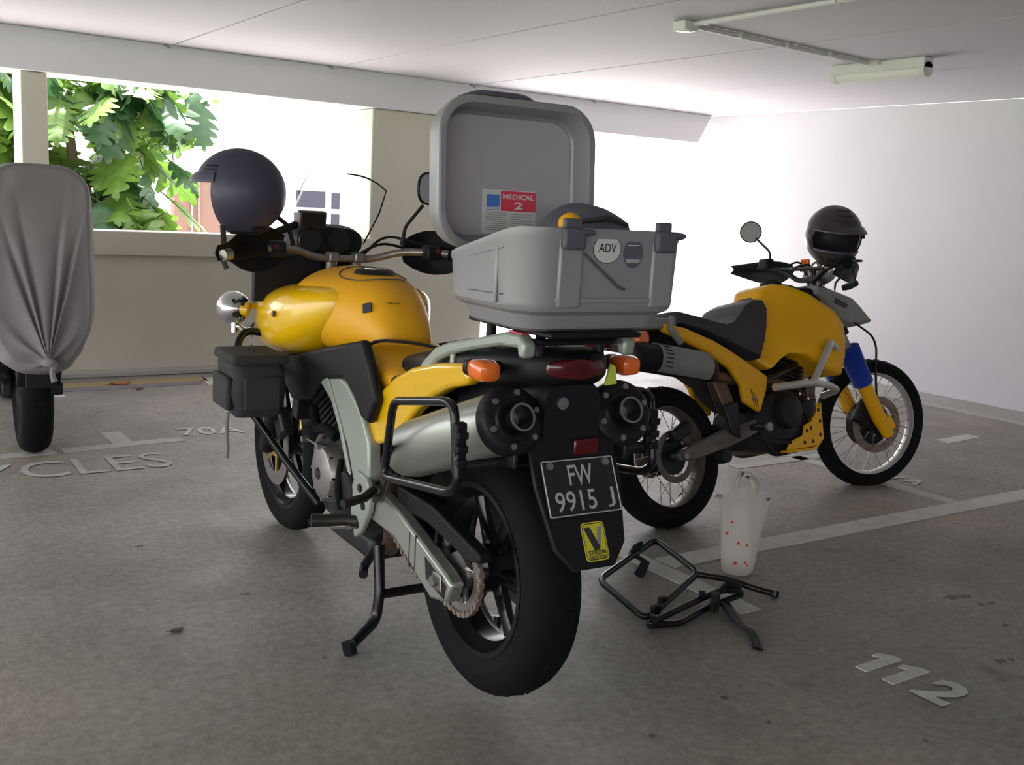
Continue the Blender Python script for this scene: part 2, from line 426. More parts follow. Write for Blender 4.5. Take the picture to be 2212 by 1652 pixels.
for s in (-1, 1):
    G().tube([(0, s*.285, -.066), (0, s*.32, -.066)], .042, seg=20).obj('end_cap', M_LAMP, bt)
G().box((-.02, 0, -.012), (.11, .07, .03)).obj('cable_entry', M_LAMP, bt, bevel=.004)

# ================================================================== OUTSIDE
ground = struct(G().box((24.3, 37.6, -.15), (59, 60, .2)).obj('floor_outside', M_GROUND))
struct(G().box((-25.4, 8, -.15), (40, 119, .18)).obj('floor_added_lawn', mat('added_lawn', (.16, .22, .13), .9, var=(3, (.20, .25, .15), .3))))  # unseen lawn, added so its bounce tints left-facing surfaces green
bld = thing('apartment_block', 'white rendered block outside with small four pane window', 'building', (10.5, 24, -.05))
G().box((-.5, 4, 5), (21, 8, 10)).obj('wall', M_EXT, bld)
G().box((-.15, -.03, 1.18), (1.56, .1, 1.50)).obj('window_frame', M_EXT, bld, bevel=.01)
for x0, x1, z0, z1 in ((-.74, .02, 1.06, 1.46), (.18, .40, 1.05, 1.44), (-.78, .02, .35, .93), (.18, .40, .35, .93)):
    G().box(((x0+x1)/2, -.085, (z0+z1)/2), (x1-x0, .03, z1-z0)).obj('pane', M_PANE, bld)
shed = thing('brown_shed', 'brown painted wall with two thin downpipes beyond the parapet', 'building', (4.62, 14, -.05))
G().box((.05, .09, .72), (1.28, .18, 1.44)).obj('wall', M_BROWN, shed)
G().box((.05, .09, 1.45), (1.30, .22, .03)).obj('roof_edge', M_BROWN, shed)
for x in (-.36, -.27):
    G().cyl((x, -.03, .1), (x-.01, -.03, 1.44), .012).obj('downpipe', M_RUST, shed)

def leaf_mesh(name, m, seed, lobes=5):
    rnd = random.Random(seed); n = 48; v = []; f = []
    for i in range(n+1):
        t = i/n
        w = .40*math.sin(PI*min(1, t**.75))*(.30+.70*abs(math.cos(lobes*PI*t+.3))**.7)+.004
        droop = -.30*t*t
        for sgn in (-1, 0, 1):
            y = sgn*w; sweep = .14*abs(sgn)*math.sin(PI*t)*(.4+.6*abs(math.cos(lobes*PI*t+.3)))
            v.append((t+sweep, y*(1+.1*rnd.random()), droop-.30*w*abs(sgn)+.03*math.sin(9*t+sgn)))
    for i in range(n):
        a = i*3; f += [(a, a+1, a+4, a+3), (a+1, a+2, a+5, a+4)]
    g = G().add(v, f); g.tube([(-.25, 0, .05), (0, 0, 0), (.9, 0, -.25)], [.012, .012, .004], seg=5)
    me = bpy.data.meshes.new(name); me.from_pydata([tuple(p) for p in g.v], [], g.f); me.shade_smooth(); me.materials.append(m)
    return me
LEAVES = [leaf_mesh('leaf', M_LEAF, 1), leaf_mesh('leaf', M_LEAF2, 2), leaf_mesh('leaf', M_LEAF, 3, 6), leaf_mesh('leaf', M_LEAF2, 5, 6), leaf_mesh('leaf', M_LEAF3, 4)]
def tree(name, label, base, clusters, trunk, seed, n_each):
    rnd = random.Random(seed)
    t = thing(name, label, 'tree', base)
    G().tube(trunk, [.07-.045*i/(len(trunk)-1) for i in range(len(trunk))], seg=8).obj('trunk', M_BARK, t)
    for (cx, cy, cz), rad, k in clusters:
        tip = Vector((cx, cy, cz))
        a = min((Vector(p) for p in trunk), key=lambda p: (p-tip).length)
        G().tube([a, (a+tip)/2+Vector((0, 0, .08)), tip], [.022, .016, .008], seg=6).obj('branch', M_BARK, t)
        for i in range(k):
            ang = 2*PI*i/k+rnd.uniform(-.4, .4)
            o = bpy.data.objects.new('leaf', LEAVES[rnd.choices(range(5), (4, 4, 3, 2, .25))[0]])
            COL.objects.link(o); o.parent = t
            o.location = tip+Vector((rnd.uniform(-1, 1), rnd.uniform(-1, 1), rnd.uniform(-.7, .7)))*rad
            s = rnd.uniform(.30, .52); o.scale = (s, s, s)
            o.rotation_euler = (rnd.uniform(-.6, .6), rnd.uniform(.1, 1.15), ang)
    return t
rc = random.Random(5)
cl = []
for i in range(42):
    x = rc.uniform(-.85, .72); z = rc.uniform(.88, 2.2)
    if x > .55 and 1.25 < z < 1.7: x -= .25
    cl.append(((x, rc.uniform(-.35, .5), z), .22, 7))
tree('breadfruit_tree', 'broad lobed green leaves of the tree just outside the parapet opening', (1.75, 8.75, -.05), cl,
     [(-.2, .3, 0), (-.15, .25, .6), (.05, .15, 1.2), (.0, .2, 1.8), (.25, .1, 2.3)], 21, 7)
# ================================================================== shared wheel builders
def tyre_profile(Rt, w, rim):
    """closed cross section (radius, offset) of a tyre"""
    h = Rt-rim; p = []
    for k in range(13):
        a = -PI/2+PI*k/12
        p.append((Rt-h*.62+h*.62*max(0, math.cos(a))**.85, w/2*math.copysign(abs(math.sin(a))**.8, math.sin(a))))
    p += [(rim+h*.12, w*.40), (rim-.004, w*.34), (rim-.004, -w*.34), (rim+h*.12, -w*.40)]
    return p
def tyre(parent, c, Rt, w, rim, groove=0, xf=None, m=M_RUB):
    g = G().lathe(tyre_profile(Rt, w, rim), c, 'y', 72, closed=True)
    if groove:
        for k in range(groove):
            a = 2*PI*k/groove
            for s in (-1, 1):
                rad = Rt-.001; cc = Vector(c)
                p = [cc+Vector(((rad+dr)*math.cos(a+da), s*yy, (rad+dr)*math.sin(a+da))) for yy, da, dr in ((.004, 0, .0), (w*.22, .05, -.007), (w*.40, .12, -.028))]
                g.tube(p, .006, seg=4)
    if xf: g.xf(xf)
    return g.obj('tyre', m, parent, sharp=30)

def cast_wheel(parent, c, rim, w, axes, spread, m, hub=.055, hubw=.09, xf=None):
    cx, cy, cz = c
    g = G().lathe([(rim+.006, -w/2), (rim+.006, -w/2+.006), (rim-.006, -w/2+.012), (rim-.022, -w*.25), (rim-.024, w*.25), (rim-.006, w/2-.012), (rim+.006, w/2-.006), (rim+.006, w/2),
                   (rim-.008, w/2), (rim-.014, w/2-.012), (rim-.032, w*.22), (rim-.032, -w*.22), (rim-.014, -w/2+.012), (rim-.008, -w/2)], c, 'y', 72, closed=True)
    g.lathe([(.012, -hubw/2), (hub*.8, -hubw/2), (hub, -hubw/2+.01), (hub, hubw/2-.01), (hub*.8, hubw/2), (.012, hubw/2)], c, 'y', 32, closed=True)
    wheel = (g.xf(xf) if xf else g).obj('wheel', m, parent)
    for a0 in axes:
        for s in (-1, 1):
            a = R(a0+s*spread); d = Vector((math.cos(a), 0, math.sin(a))); t = Vector((-d.z, 0, d.x))
            a2 = R(a0+s*spread*.75); d2 = Vector((math.cos(a2), 0, math.sin(a2)))
            p0 = Vector(c)+d2*hub*.8; p1 = Vector(c)+d*(rim-.018); rings = []
            for k in range(5):
                u = k/4; p = p0.lerp(p1, u); hw = .017+.006*abs(u-.45)*2; hy = .020-.006*u
                rings.append([p+t*hw+Vector((0, hy*.5, 0)), p+t*hw*.4+Vector((0, hy, 0)), p-t*hw*.4+Vector((0, hy, 0)), p-t*hw+Vector((0, hy*.5, 0)),
                              p-t*hw-Vector((0, hy*.5, 0)), p-t*hw*.4-Vector((0, hy, 0)), p+t*hw*.4-Vector((0, hy, 0)), p+t*hw-Vector((0, hy*.5, 0))])
            q = G().loft(rings)
            (q.xf(xf) if xf else q).obj('spoke', m, wheel)
    return wheel
def disc(parent, c, r0, r1, m, th=.005, holes=0, name='brake_disc', carrier=None, xf=None):
    g = G().lathe([(r0, -th/2), (r1, -th/2), (r1, th/2), (r0, th/2)], c, 'y', 48, closed=True)
    if holes:
        for k in range(holes):
            a = 2*PI*k/holes
            for j, rr in enumerate((.25, .5, .75)):
                r_ = r0+(r1-r0)*rr; aa = a+j*.05
                p = Vector(c)+Vector((r_*math.cos(aa), 0, r_*math.sin(aa)))
                for s in (-1, 1):
                    g.cyl(p+Vector((0, s*th*.5, 0)), p+Vector((0, s*(th*.5+.0006), 0)), .0035, seg=6)
    if xf: g.xf(xf)
    d = g.obj(name, m, parent)
    if carrier:
        q = G()
        for k in range(6):
            a = 2*PI*k/6+.3
            q.tube([Vector(c)+Vector((.04*math.cos(a-.5), 0, .04*math.sin(a-.5))), Vector(c)+Vector(((r0+.004)*math.cos(a), 0, (r0+.004)*math.sin(a)))], .006, seg=6)
        q.lathe([(.03, -.004), (.048, -.004), (.048, .004), (.03, .004)], c, 'y', 24, closed=True)
        if xf: q.xf(xf)
        q.obj('disc_carrier', carrier, d)
    return d

# ================================================================== NEAR MOTORCYCLE (yellow tourer on its centre stand)
mc = thing('motorcycle', 'yellow touring motorcycle with twin silver silencers propped on its centre stand', 'motorcycle', (1.42, 2.12, 0), (0, 0, 1.5227))
RC, FC = (0, 0, .346), (1.53, 0, .332)
# --- rear wheel and drive
tyre(mc, RC, .322, .152, .218, 26)
cast_wheel(mc, RC, .216, .118, (90, 210, 330), 26, M_BLKS, .062, .12)
spk = G()
n = 42; prof = []
for k in range(n*4):
    a = 2*PI*k/(n*4); r_ = .104 if (k % 4) in (0, 1) else .097
    prof.append((r_*math.cos(a), r_*math.sin(a)))
inner = [(.078*math.cos(2*PI*k/(n*4)), .078*math.sin(2*PI*k/(n*4))) for k in range(n*4)]
N4 = n*4
v = []; f = []
for y in (.096, .103):
    v += [(p[0], y, p[1]+.346) for p in prof]+[(p[0], y, p[1]+.346) for p in inner]
for k in range(N4):
    j = (k+1) % N4
    f += [(k, j, N4+j, N4+k), (2*N4+k, 3*N4+k, 3*N4+j, 2*N4+j), (k, 2*N4+k, 2*N4+j, j), (N4+k, N4+j, 3*N4+j, 3*N4+k)]
spk.add(v, f)
for k in range(5):
    a = 2*PI*k/5+.4
    spk.tube([(.045*math.cos(a-.25), .10, .346+.045*math.sin(a-.25)), (.08*math.cos(a), .10, .346+.08*math.sin(a))], .008, seg=6)
spk.lathe([(.02, .09), (.05, .09), (.05, .106), (.02, .106)], RC[:1]+(0,)+RC[2:], 'y', 32, closed=True)
sprk = spk.obj('sprocket', M_STEEL, mc)
for k in range(5):
    a = 2*PI*k/5+.4
    G().cyl((.07*math.cos(a), .10, .346+.07*math.sin(a)), (.07*math.cos(a), .114, .346+.07*math.sin(a)), .009, seg=6).obj('bolt', M_STEEL, sprk)
path = []
for k in range(19):
    a = PI/2+PI*k/18; path.append((.108*math.cos(a)*1.0, .346+.108*math.sin(a)))
path = [(.50, .455), (.3, .456)]+[(x, z) for x, z in path]+[(.25, .262), (.50, .375)]
pp = [Vector((x, .10, z)) for x, z in path]
ch = G(); dist = 0.; cur = 0
seglen = [(pp[i+1]-pp[i]).length for i in range(len(pp)-1)]; total = sum(seglen)
nl = int(total/.0125)
for k in range(nl):
    d = (k+.5)*total/nl; i = 0
    while d > seglen[i] and i < len(seglen)-1: d -= seglen[i]; i += 1
    dr = (pp[i+1]-pp[i]).normalized(); p = pp[i]+dr*d
    rot = Matrix.Rotation(-math.atan2(dr.z, dr.x), 3, 'Y')
    ch.box(p, (.0135, .016 if k % 2 else .009, .013), rot)
chain = ch.obj('chain', M_RUST, mc); chain['kind'] = 'stuff'
SW = [(-.078, .345), (-.04, .362), (.235, .443), (.53, .485), (.56, .44), (.53, .375), (.253, .364), (.03, .273), (-.055, .292)]
for s in (1, -1):
    arm = G().prism(SW, s*.125, s*.165).obj('swingarm', M_ALU, mc, bevel=.008)
    if s == 1:
        G().prism([(-.055, .335), (.065, .372), (.055, .318), (-.045, .298)], .160, .1665).obj('adjuster_slot', M_DARK, arm)
        G().box((-.01, .168, .333), (.045, .006, .042)).obj('axle_block', M_STEEL, arm, bevel=.003)
        G().cyl((-.005, .165, .333), (-.005, .182, .333), .015, seg=6).obj('axle_nut', M_STEEL, arm)
        for x in (.12, .155):
            G().prism([(x, .318), (x+.005, .32), (x+.005, .41), (x, .408)], .160, .1658).obj('chain_mark', M_INK, arm)
G().box((.46, 0, .43), (.12, .30, .11)).obj('swingarm_pivot', M_DARK, mc, bevel=.02)
G().prism([(.31, .492), (.1, .492), (-.15, .443), (-.155, .42), (-.096, .407), (.12, .44), (.305, .435)], .098, .135).obj('chain_guard', M_BLACK, mc, bevel=.006)
disc(mc, (0, -.075, .346), .085, .115, M_STEEL)
# --- rear mudguard, plate
def rear_plane(y, s_, d=0.):
    """point on the sloping number plate holder: s_ measured down the slope from its top"""
    return (-.305-.431*s_-.902*d, y, .745-.902*s_+.431*d)
def rear_prism(poly, d0, d1):
    g = G(); n_ = len(poly)
    g.add([rear_plane(y, s_, d0) for y, s_ in poly]+[rear_plane(y, s_, d1) for y, s_ in poly],
          [tuple(range(n_)), tuple(range(2*n_-1, n_-1, -1))]+[(i, (i+1) % n_, n_+(i+1) % n_, n_+i) for i in range(n_)])
    return g
rear_prism([(.115, -.02), (.115, .1), (.095, .24), (.055, .29), (-.055, .29), (-.095, .24), (-.115, .1), (-.115, -.02)], -.012, 0).obj('rear_mudguard', M_BLACK, mc, bevel=.004)
PLU, PLV = (0, -1, 0), (.431, 0, .902)
plate = rear_prism([(.097, .045), (-.097, .045), (-.097, .172), (.097, .172)], .004, .008).obj('number_plate', M_PLATE, mc, bevel=.001, label='black number plate with silver characters')
cnr = [rear_plane(y, s_, .009) for y, s_ in ((.095, .047), (-.095, .047), (-.095, .170), (.095, .170))]
G().tube(cnr, .0016, seg=6, closed=True, bend=.004).obj('plate_border', M_LETTER, plate)
lettering('plate_lettering', 'FW', M_LETTER, plate, rear_plane(-.002, .082, .0085), PLU, PLV, .066, .046, .012)
lettering('plate_lettering', '9915', M_LETTER, plate, rear_plane(.022, .139, .0085), PLU, PLV, .108, .045, .008)
lettering('plate_lettering', 'J', M_LETTER, plate, rear_plane(-.072, .139, .0085), PLU, PLV, .021, .045, .0)
for y in (.075, -.075):
    G().cyl(rear_plane(y, .058, .008), rear_plane(y, .058, .012), .009, seg=12).obj('plate_bolt', M_STEEL, plate)
stk = [(u*1., .232+w) for u, w in rrect(.062, .086, .010)]
stk = [(y-.012, s_) for y, s_ in stk]
sticker = rear_prism(stk, .0, .0012).obj('badge_sticker', M_STKY, mc, label='yellow square sticker with black V emblem')
G().tube([rear_plane(y, s_, .0014) for y, s_ in [(a*.9-.0012, .232+(b-.232)*.92) for a, b in stk]], .0009, seg=4, closed=True).obj('sticker_border', M_INK, sticker)
rear_prism([(.013, .200), (-.004, .200), (-.0245, .246), (-.016, .252), (-.007, .252)], .0012, .0016).obj('sticker_emblem', M_INK, sticker)
rear_prism([(-.024, .201), (-.036, .200), (-.0245, .242), (-.017, .236)], .0012, .0016).obj('sticker_emblem', M_GREY, sticker)
lettering('sticker_lettering', 'STROM', M_INK, sticker, rear_plane(-.012, .2565, .0014), PLU, PLV, .046, .0105, .02)
lettering('sticker_lettering', 'TROOPER', M_INK, sticker, rear_plane(-.012, .2675, .0014), PLU, PLV, .046, .0085, .02)
# --- undertail between the silencers
G().loft([superring(x, 0, hw, zb, zt, 20, 5) for x, hw, zb, zt in ((.1, .075, .68, .86), (-.1, .085, .68, .86), (-.27, .085, .69, .88), (-.305, .075, .70, .87))]).obj('undertail', M_BLACK, mc)
G().cyl((-.304, .03, .83), (-.312, .03, .83), .014).obj('lock', M_STEEL, mc)
G().box((-.315, -.035, .728), (.012, .068, .038)).obj('rear_reflector', M_RED, mc, bevel=.004)
# --- silencers
for s in (1, -1):
    A, B = Vector((-.295, s*.148, .797)), Vector((.185, s*.172, .618)); D = (B-A).normalized()
    L_ = (B-A).length
    X_ = D; Z_ = Vector((0, 1, 0)); Z_ = (Z_-X_*Z_.dot(X_)).normalized(); Yv = Z_.cross(X_)
    mt = Matrix((X_, Z_, Yv)).transposed().to_4x4(); mt.translation = A
    sil = G().lathe([(.0, .02), (.070, .02), (.073, .03), (.074, L_*.55), (.073, L_*.88), (.066, L_*.98), (.045, L_*1.06), (.028, L_*1.08), (.0, L_*1.08)], (0, 0, 0), 'x', 40).xf(mt).obj('silencer', M_ALU, mc)
    G().lathe([(.030, -.010), (.046, -.010), (.050, -.004), (.069, -.003), (.0745, .001), (.0765, .006), (.0765, .03), (.072, .034)], (0, 0, 0), 'x', 40).xf(mt).obj('end_cap', M_BLACK, sil, solid=.003)
    G().lathe([(.027, .06), (.027, -.038), (.0305, -.038), (.0305, .0)], (0, 0, 0), 'x', 28).xf(mt).obj('outlet', M_BLKS, sil)
    G().lathe([(.0265, -.036), (.0265, -.040), (.031, -.040), (.031, -.036)], (0, 0, 0), 'x', 28, closed=True).xf(mt).obj('outlet_lip', M_STEEL, sil)
    G().lathe([(0, .05), (.027, .05)], (0, 0, 0), 'x', 20).xf(mt).obj('baffle', M_INK, sil)
    for k in range(6):
        a = 2*PI*k/6+.3; p = Vector((-.001, .061*math.cos(a), .061*math.sin(a)))
        G().cyl(mt @ p, mt @ (p+Vector((-.010, 0, 0))), .007, seg=8).obj('bolt', M_STEEL, sil)
    G().box(mt @ Vector((.03, 0, .075)), (.05, .012, .05)).obj('hanger', M_DARK, sil, bevel=.004)
    G().tube([B+D*.02, (.27, s*.165, .585), (.36, s*.14, .52), (.41, s*.10, .42), (.44, s*.08, .30), (.52, s*.05, .24)], [.028, .027, .026, .026, .027, .027], seg=14, bend=.05).obj('exhaust_pipe', M_PIPE, mc)
# --- tail unit
G().loft([superring(x, 0, hw, zb, zt, 28, 3.2) for x, hw, zb, zt in ((.40, .09, .77, .84), (.25, .115, .79, .875), (.10, .13, .805, .905), (-.05, .138, .82, .928), (-.18, .135, .84, .945), (-.26, .118, .855, .95), (-.30, .09, .87, .945), (-.315, .05, .885, .93))]).obj('tail_cowl', M_BLACK, mc)
G().loft([superring(x, 0, hw, .885, .93, 20, 3) for x, hw in ((-.285, .085), (-.312, .075), (-.322, .05), (-.325, .03))]).obj('tail_light', M_RED, mc, label='dark red tail light lens')
G().prism([(-.095, .862), (-.128, .865), (-.122, .905), (-.108, .912)], -.292, -.286, 'x').obj('side_sticker', M_STKG, mc)
for s in (1, -1):
    ind = G().loft([superring(x, s*.192, hw, .898-hz, .898+hz, 20, 3.4) for x, hw, hz in ((-.195, .022, .018), (-.215, .028, .023), (-.245, .029, .024), (-.262, .024, .020), (-.268, .012, .010))]).obj('indicator', M_ORANGE, mc)
    G().tube([(-.19, s*.11, .895), (-.195, s*.175, .898)], [.016, .012], seg=10).obj('stalk', M_BLACK, ind)
    G().loft([superring(x, s*.192, hw, .898-hz, .898+hz, 20, 3.4) for x, hw, hz in ((-.165, .012, .010), (-.178, .024, .019), (-.196, .0245, .020))]).obj('back_shell', M_BLACK, ind)
    # yellow side panel
    SP = [(.508, .624), (.500, .655), (.40, .735), (.30, .795), (.20, .835), (.06, .868), (-.07, .888), (-.10, .862), (-.094, .840), (.0, .815), (.10, .772), (.175, .725), (.245, .665), (.31, .615), (.40, .588), (.472, .588)]
    G().prism(SP, s*.118, s*.158).obj('side_panel', M_YELLOW, mc, bevel=.014, seg=3)
    # silver grab rail
    up_ = [(.205, .805), (.16, .855), (.09, .903), (.02, .925), (-.12, .955), (-.24, .983), (-.30, .985), (-.325, .968), (-.322, .935)]
    lo_ = [(-.300, .935), (-.295, .955), (-.22, .950), (-.10, .925), (.01, .898), (.08, .872), (.14, .825), (.185, .795)]
    gr = G().prism(up_+lo_, s*.118, s*.150).obj('grab_rail', M_FRAME, mc, bevel=.007)
    G().box((-.275, s*.134, .986), (.06, .02, .003)).obj('rail_label', M_STKR, gr)
    G().cyl((.02, s*.134, .87), (.02, s*.134, .905), .008).obj('rail_post', M_FRAME, gr)
G().tube([(-.2, .13, .965), (-.31, .12, .968), (-.335, .06, .972), (-.335, -.06, .972), (-.31, -.12, .968), (-.2, -.13, .965)], .008, seg=8, bend=.03).obj('rear_rail', M_BLKS, mc)
# top case carrier
car = G().box((-.20, 0, .990), (.36, .24, .012)).obj('carrier_plate', M_BLACK, mc, bevel=.004)
for x, y in ((-.08, .09), (-.08, -.09), (-.28, .08), (-.28, -.08)):
    G().cyl((x, y, .93), (x, y, .988), .012, seg=10).obj('carrier_foot', M_BLACK, car)
# --- seat
G().loft([superring(x, 0, hw, zb, zt, 24, 2.8) for x, hw, zb, zt in ((.70, .10, .74, .84), (.64, .115, .73, .865), (.57, .138, .72, .852), (.50, .146, .715, .832), (.42, .146, .72, .812), (.36, .14, .735, .80), (.33, .138, .745, .792))]).obj('seat_front', M_TANKY, mc, label='yellow covered front of the seat')
G().loft([superring(x, 0, hw, zb, zt, 24, 2.8) for x, hw, zb, zt in ((.36, .141, .74, .797), (.28, .146, .75, .80), (.18, .145, .785, .835), (.08, .135, .825, .885), (.0, .12, .85, .91), (-.03, .10, .86, .905))]).obj('seat_rear', M_SEAT, mc)
G().tube([(.62, .150, .775), (.58, .135, .83), (.54, .10, .858), (.50, .04, .858), (.48, -.02, .85), (.46, -.1, .83), (.44, -.145, .78)], .007, seg=8, bend=.05, flat=(1.4, .7)).obj('seat_strap', M_CLOTH, mc)
G().tube([(.60, .140, .825), (.59, .150, .79), (.585, .155, .735)], .013, seg=8, flat=(1.3, .5)).obj('strap_buckle', M_BLACK, mc)
# --- tank
TS = [(.535, .06, .785, .87), (.565, .085, .78, .925), (.63, .108, .775, .985), (.70, .130, .77, 1.022), (.80, .172, .765, 1.037), (.90, .205, .765, 1.043), (.97, .215, .77, 1.045), (1.03, .20, .78, 1.035), (1.08, .17, .80, 1.01), (1.11, .12, .83, .97)]
TE = 2.1
G().loft([superring(x, 0, hw, zb, zt, 36, TE) for x, hw, zb, zt in TS]).obj('tank', M_TANKY, mc, sub=1, label='rounded fuel tank in yellow vinyl cover')
def tank_at(x, a, lift=.002):
    for i in range(len(TS)-1):
        if TS[i][0] <= x <= TS[i+1][0]:
            u = (x-TS[i][0])/(TS[i+1][0]-TS[i][0]); q = [TS[i][k]*(1-u)+TS[i+1][k]*u for k in range(4)]
            c, s_ = math.cos(a), math.sin(a)
            hw = q[1]+lift; hz = (q[3]-q[2])/2+lift
            return Vector((x, hw*math.copysign(abs(c)**(2/TE), c), (q[2]+q[3])/2+hz*math.copysign(abs(s_)**(2/TE), s_)))
G().tube([tank_at(.80+.105*math.cos(t), PI/2+.62*math.sin(t), .0) for t in [2*PI*k/28 for k in range(28)]], .0022, seg=5, closed=True).obj('tank_seam', M_PIPE, mc)
cap = G().lathe([(0, .012), (.045, .012), (.058, .006), (.066, -.004)], (.81, 0, 1.032), 'z', 36).obj('fuel_cap', M_DARK, mc)
G().lathe([(.028, .0135), (.04, .0135), (.04, .012), (.028, .012)], (.81, 0, 1.032), 'z', 28, closed=True).obj('cap_ring', M_CHROME, cap)
p = tank_at(.635, .55, .003); nrm = (tank_at(.635, .55, .02)-p).normalized()
q1 = (tank_at(.66, .55, .003)-tank_at(.61, .55, .003)).normalized(); q2 = nrm.cross(q1)
em = G().add([p+q1*.022*a+q2*.022*b+nrm*d for d in (0, .002) for a, b in ((1, 0), (0, 1), (-1, 0), (0, -1))], [(0, 1, 2, 3), (7, 6, 5, 4), (0, 4, 5, 1), (1, 5, 6, 2), (2, 6, 7, 3), (3, 7, 4, 0)])
em.obj('tank_emblem', M_INK, mc, label='dark diamond emblem on the tank side')
p = tank_at(.60, 1.25, .004); nrm = (tank_at(.60, 1.25, .03)-p).normalized()
for du, dv, w_, h_ in ((-.006, .007, .022, .003), (-.008, .0, .004, .012), (.008, -.003, .034, .006)):
    uu = Vector((0, -1, 0)); vv = nrm.cross(uu); cc = p+nrm*.001+uu*du+vv*dv
    G().add([cc+uu*w_*a/2+vv*h_*b/2+nrm*d_ for d_ in (0, .001) for a, b in ((1, 1), (-1, 1), (-1, -1), (1, -1))], [(0, 1, 2, 3), (7, 6, 5, 4), (0, 4, 5, 1), (1, 5, 6, 2), (2, 6, 7, 3), (3, 7, 4, 0)]).obj('tank_script', M_PIPE, mc)
# --- nose fairing
FS = [(.745, .14, .905, .972), (.77, .17, .87, .988), (.81, .200, .835, .996), (.87, .230, .795, .997), (.94, .255, .758, .995), (1.02, .268, .732, .99), (1.12, .270, .72, .978), (1.25, .25, .725, .955), (1.38, .185, .745, .94), (1.48, .13, .775, .925), (1.56, .06, .81, .90), (1.59, .02, .83, .88)]
G().loft([superring(x, 0, hw, zb, zt, 36, 3.0) for x, hw, zb, zt in FS]).obj('fairing', M_YELLOW, mc, sub=1, label='glossy yellow front fairing')
for s in (1, -1):
    G().loft([superring(x, s*.045, .10, zb, zt, 18, 2.6) for x, zb, zt in ((1.40, .80, .90), (1.53, .81, .895), (1.585, .83, .88))]).obj('headlight', M_CHROME, mc)
    G().tube([(1.245, s*.257, .80), (1.20, s*.267, .812), (1.15, s*.2725, .835)], [.004, .007, .003], seg=6).obj('fairing_graphic', M_INK, mc)
    G().tube([(1.235, s*.257, .785), (1.19, s*.267, .79), (1.15, s*.272, .805)], [.003, .006, .003], seg=6).obj('fairing_graphic', M_GREY, mc)
    G().cyl((.98, s*.257, .885), (.98, s*.268, .885), .009, seg=12).obj('fairing_screw', M_PIPE, mc)
    # front indicator
    fi = G().ball((1.20, s*.29, .885), (.018, .024, .02), 16, 10).obj('front_indicator', M_ORANGE, mc)
    G().tube([(1.21, s*.22, .885), (1.205, s*.28, .885)], .010, seg=8).obj('stalk', M_YELLOW, fi)
    # dark lower flank
    LF = [(1.09, .735), (.80, .80), (.455, .872), (.40, .80), (.355, .72), (.40, .645), (.455, .655), (.505, .70), (.58, .742), (.764, .709), (.86, .63), (1.02, .60), (1.12, .66)]
    G().prism(LF, s*.158, s*.188).obj('flank_panel', M_BLACK, mc, bevel=.012)
    # frame spar and side plate
    FR = [(.88, .72), (.816, .699), (.648, .738), (.577, .723), (.47, .659), (.416, .591), (.408, .491), (.454, .446), (.512, .454), (.575, .549), (.688, .616), (.90, .68)]
    fr = G().prism([(.95, .76), (.70, .75), (.577, .726), (.47, .662), (.413, .591), (.405, .491), (.445, .444), (.512, .452), (.565, .549), (.66, .635), (.78, .69), (.95, .70)], s*.135, s*.178).obj('frame_spar', M_FRAME, mc, bevel=.008)
    G().prism([(.72, .73), (.60, .60), (.52, .47), (.535, .46), (.62, .59), (.74, .72)], s*.176, s*.184).obj('spar_rib', M_FRAME, fr, bevel=.003)
    hg = G().prism([(.47, .50), (.405, .494), (.365, .455), (.38, .40), (.43, .327), (.475, .30), (.50, .345), (.515, .43)], s*.168, s*.186).obj('footrest_plate', M_FRAME, mc, bevel=.005)
    for x, z in ((.44, .455), (.455, .345), (.415, .41)):
        G().cyl((x, s*.185, z), (x, s*.190, z), .012, seg=14).obj('bolt', M_DARK, hg)
    G().tube([(.46, s*.18, .352), (.49, s*.21, .35), (.515, s*.30, .352)], [.016, .016, .019], seg=10).obj('footpeg', M_DARK, mc)
    G().tube([(.36, s*.18, .47), (.33, s*.22, .46), (.31, s*.29, .455)], .013, seg=8).obj('pillion_peg', M_DARK, mc)
G().tube([(.47, .20, .335), (.60, .205, .30), (.67, .205, .298)], .008, seg=8, bend=.02).obj('gear_lever', M_STEEL, mc)
G().tube([(.665, .19, .298), (.665, .25, .298)], .011, seg=8).obj('lever_rubber', M_RUB, mc)
# --- engine
G().loft([superring(x, 0, hw, zb, zt, 20, 4) for x, hw, zb, zt in ((.44, .13, .30, .55), (.52, .155, .26, .60), (.68, .165, .24, .60), (.82, .155, .25, .56), (.92, .12, .29, .50))]).obj('crankcase', M_DARK, mc)
for (x, z), a in (((.90, .50), -32), ((.66, .62), 18)):
    rot = Matrix.Rotation(R(-a), 4, 'Y'); g = G()
    for k in range(7):
        g.box((0, 0, k*.02), (.15-.004*k, .20, .011))
    g.box((0, 0, .06), (.12, .17, .14)); g.box((0, 0, .17), (.15, .21, .07))
    g.xf(Matrix.Translation((x, 0, z)) @ rot).obj('cylinder', M_DARK, mc, bevel=.004)
cv = G().lathe([(0, .212), (.05, .212), (.078, .203), (.088, .185), (.09, .15)], (.70, 0, .435), 'y', 40).obj('engine_cover', M_STEEL, mc, label='round grey engine side cover')
G().lathe([(0, .216), (.016, .216), (.02, .21)], (.70, 0, .435), 'y', 20).obj('cover_plug', M_DARK, cv)
for k in range(8):
    a = 2*PI*k/8; G().cyl((.70+.083*math.cos(a), .19, .435+.083*math.sin(a)), (.70+.083*math.cos(a), .202, .435+.083*math.sin(a)), .005, seg=6).obj('cover_bolt', M_CHROME, cv)
G().lathe([(0, .19), (.05, .19), (.058, .17), (.058, .14)], (.545, 0, .425), 'y', 28).obj('sprocket_cover', M_DARK, mc)
G().box((.70, 0, .235), (.34, .22, .08)).obj('sump', M_DARK, mc, bevel=.02)
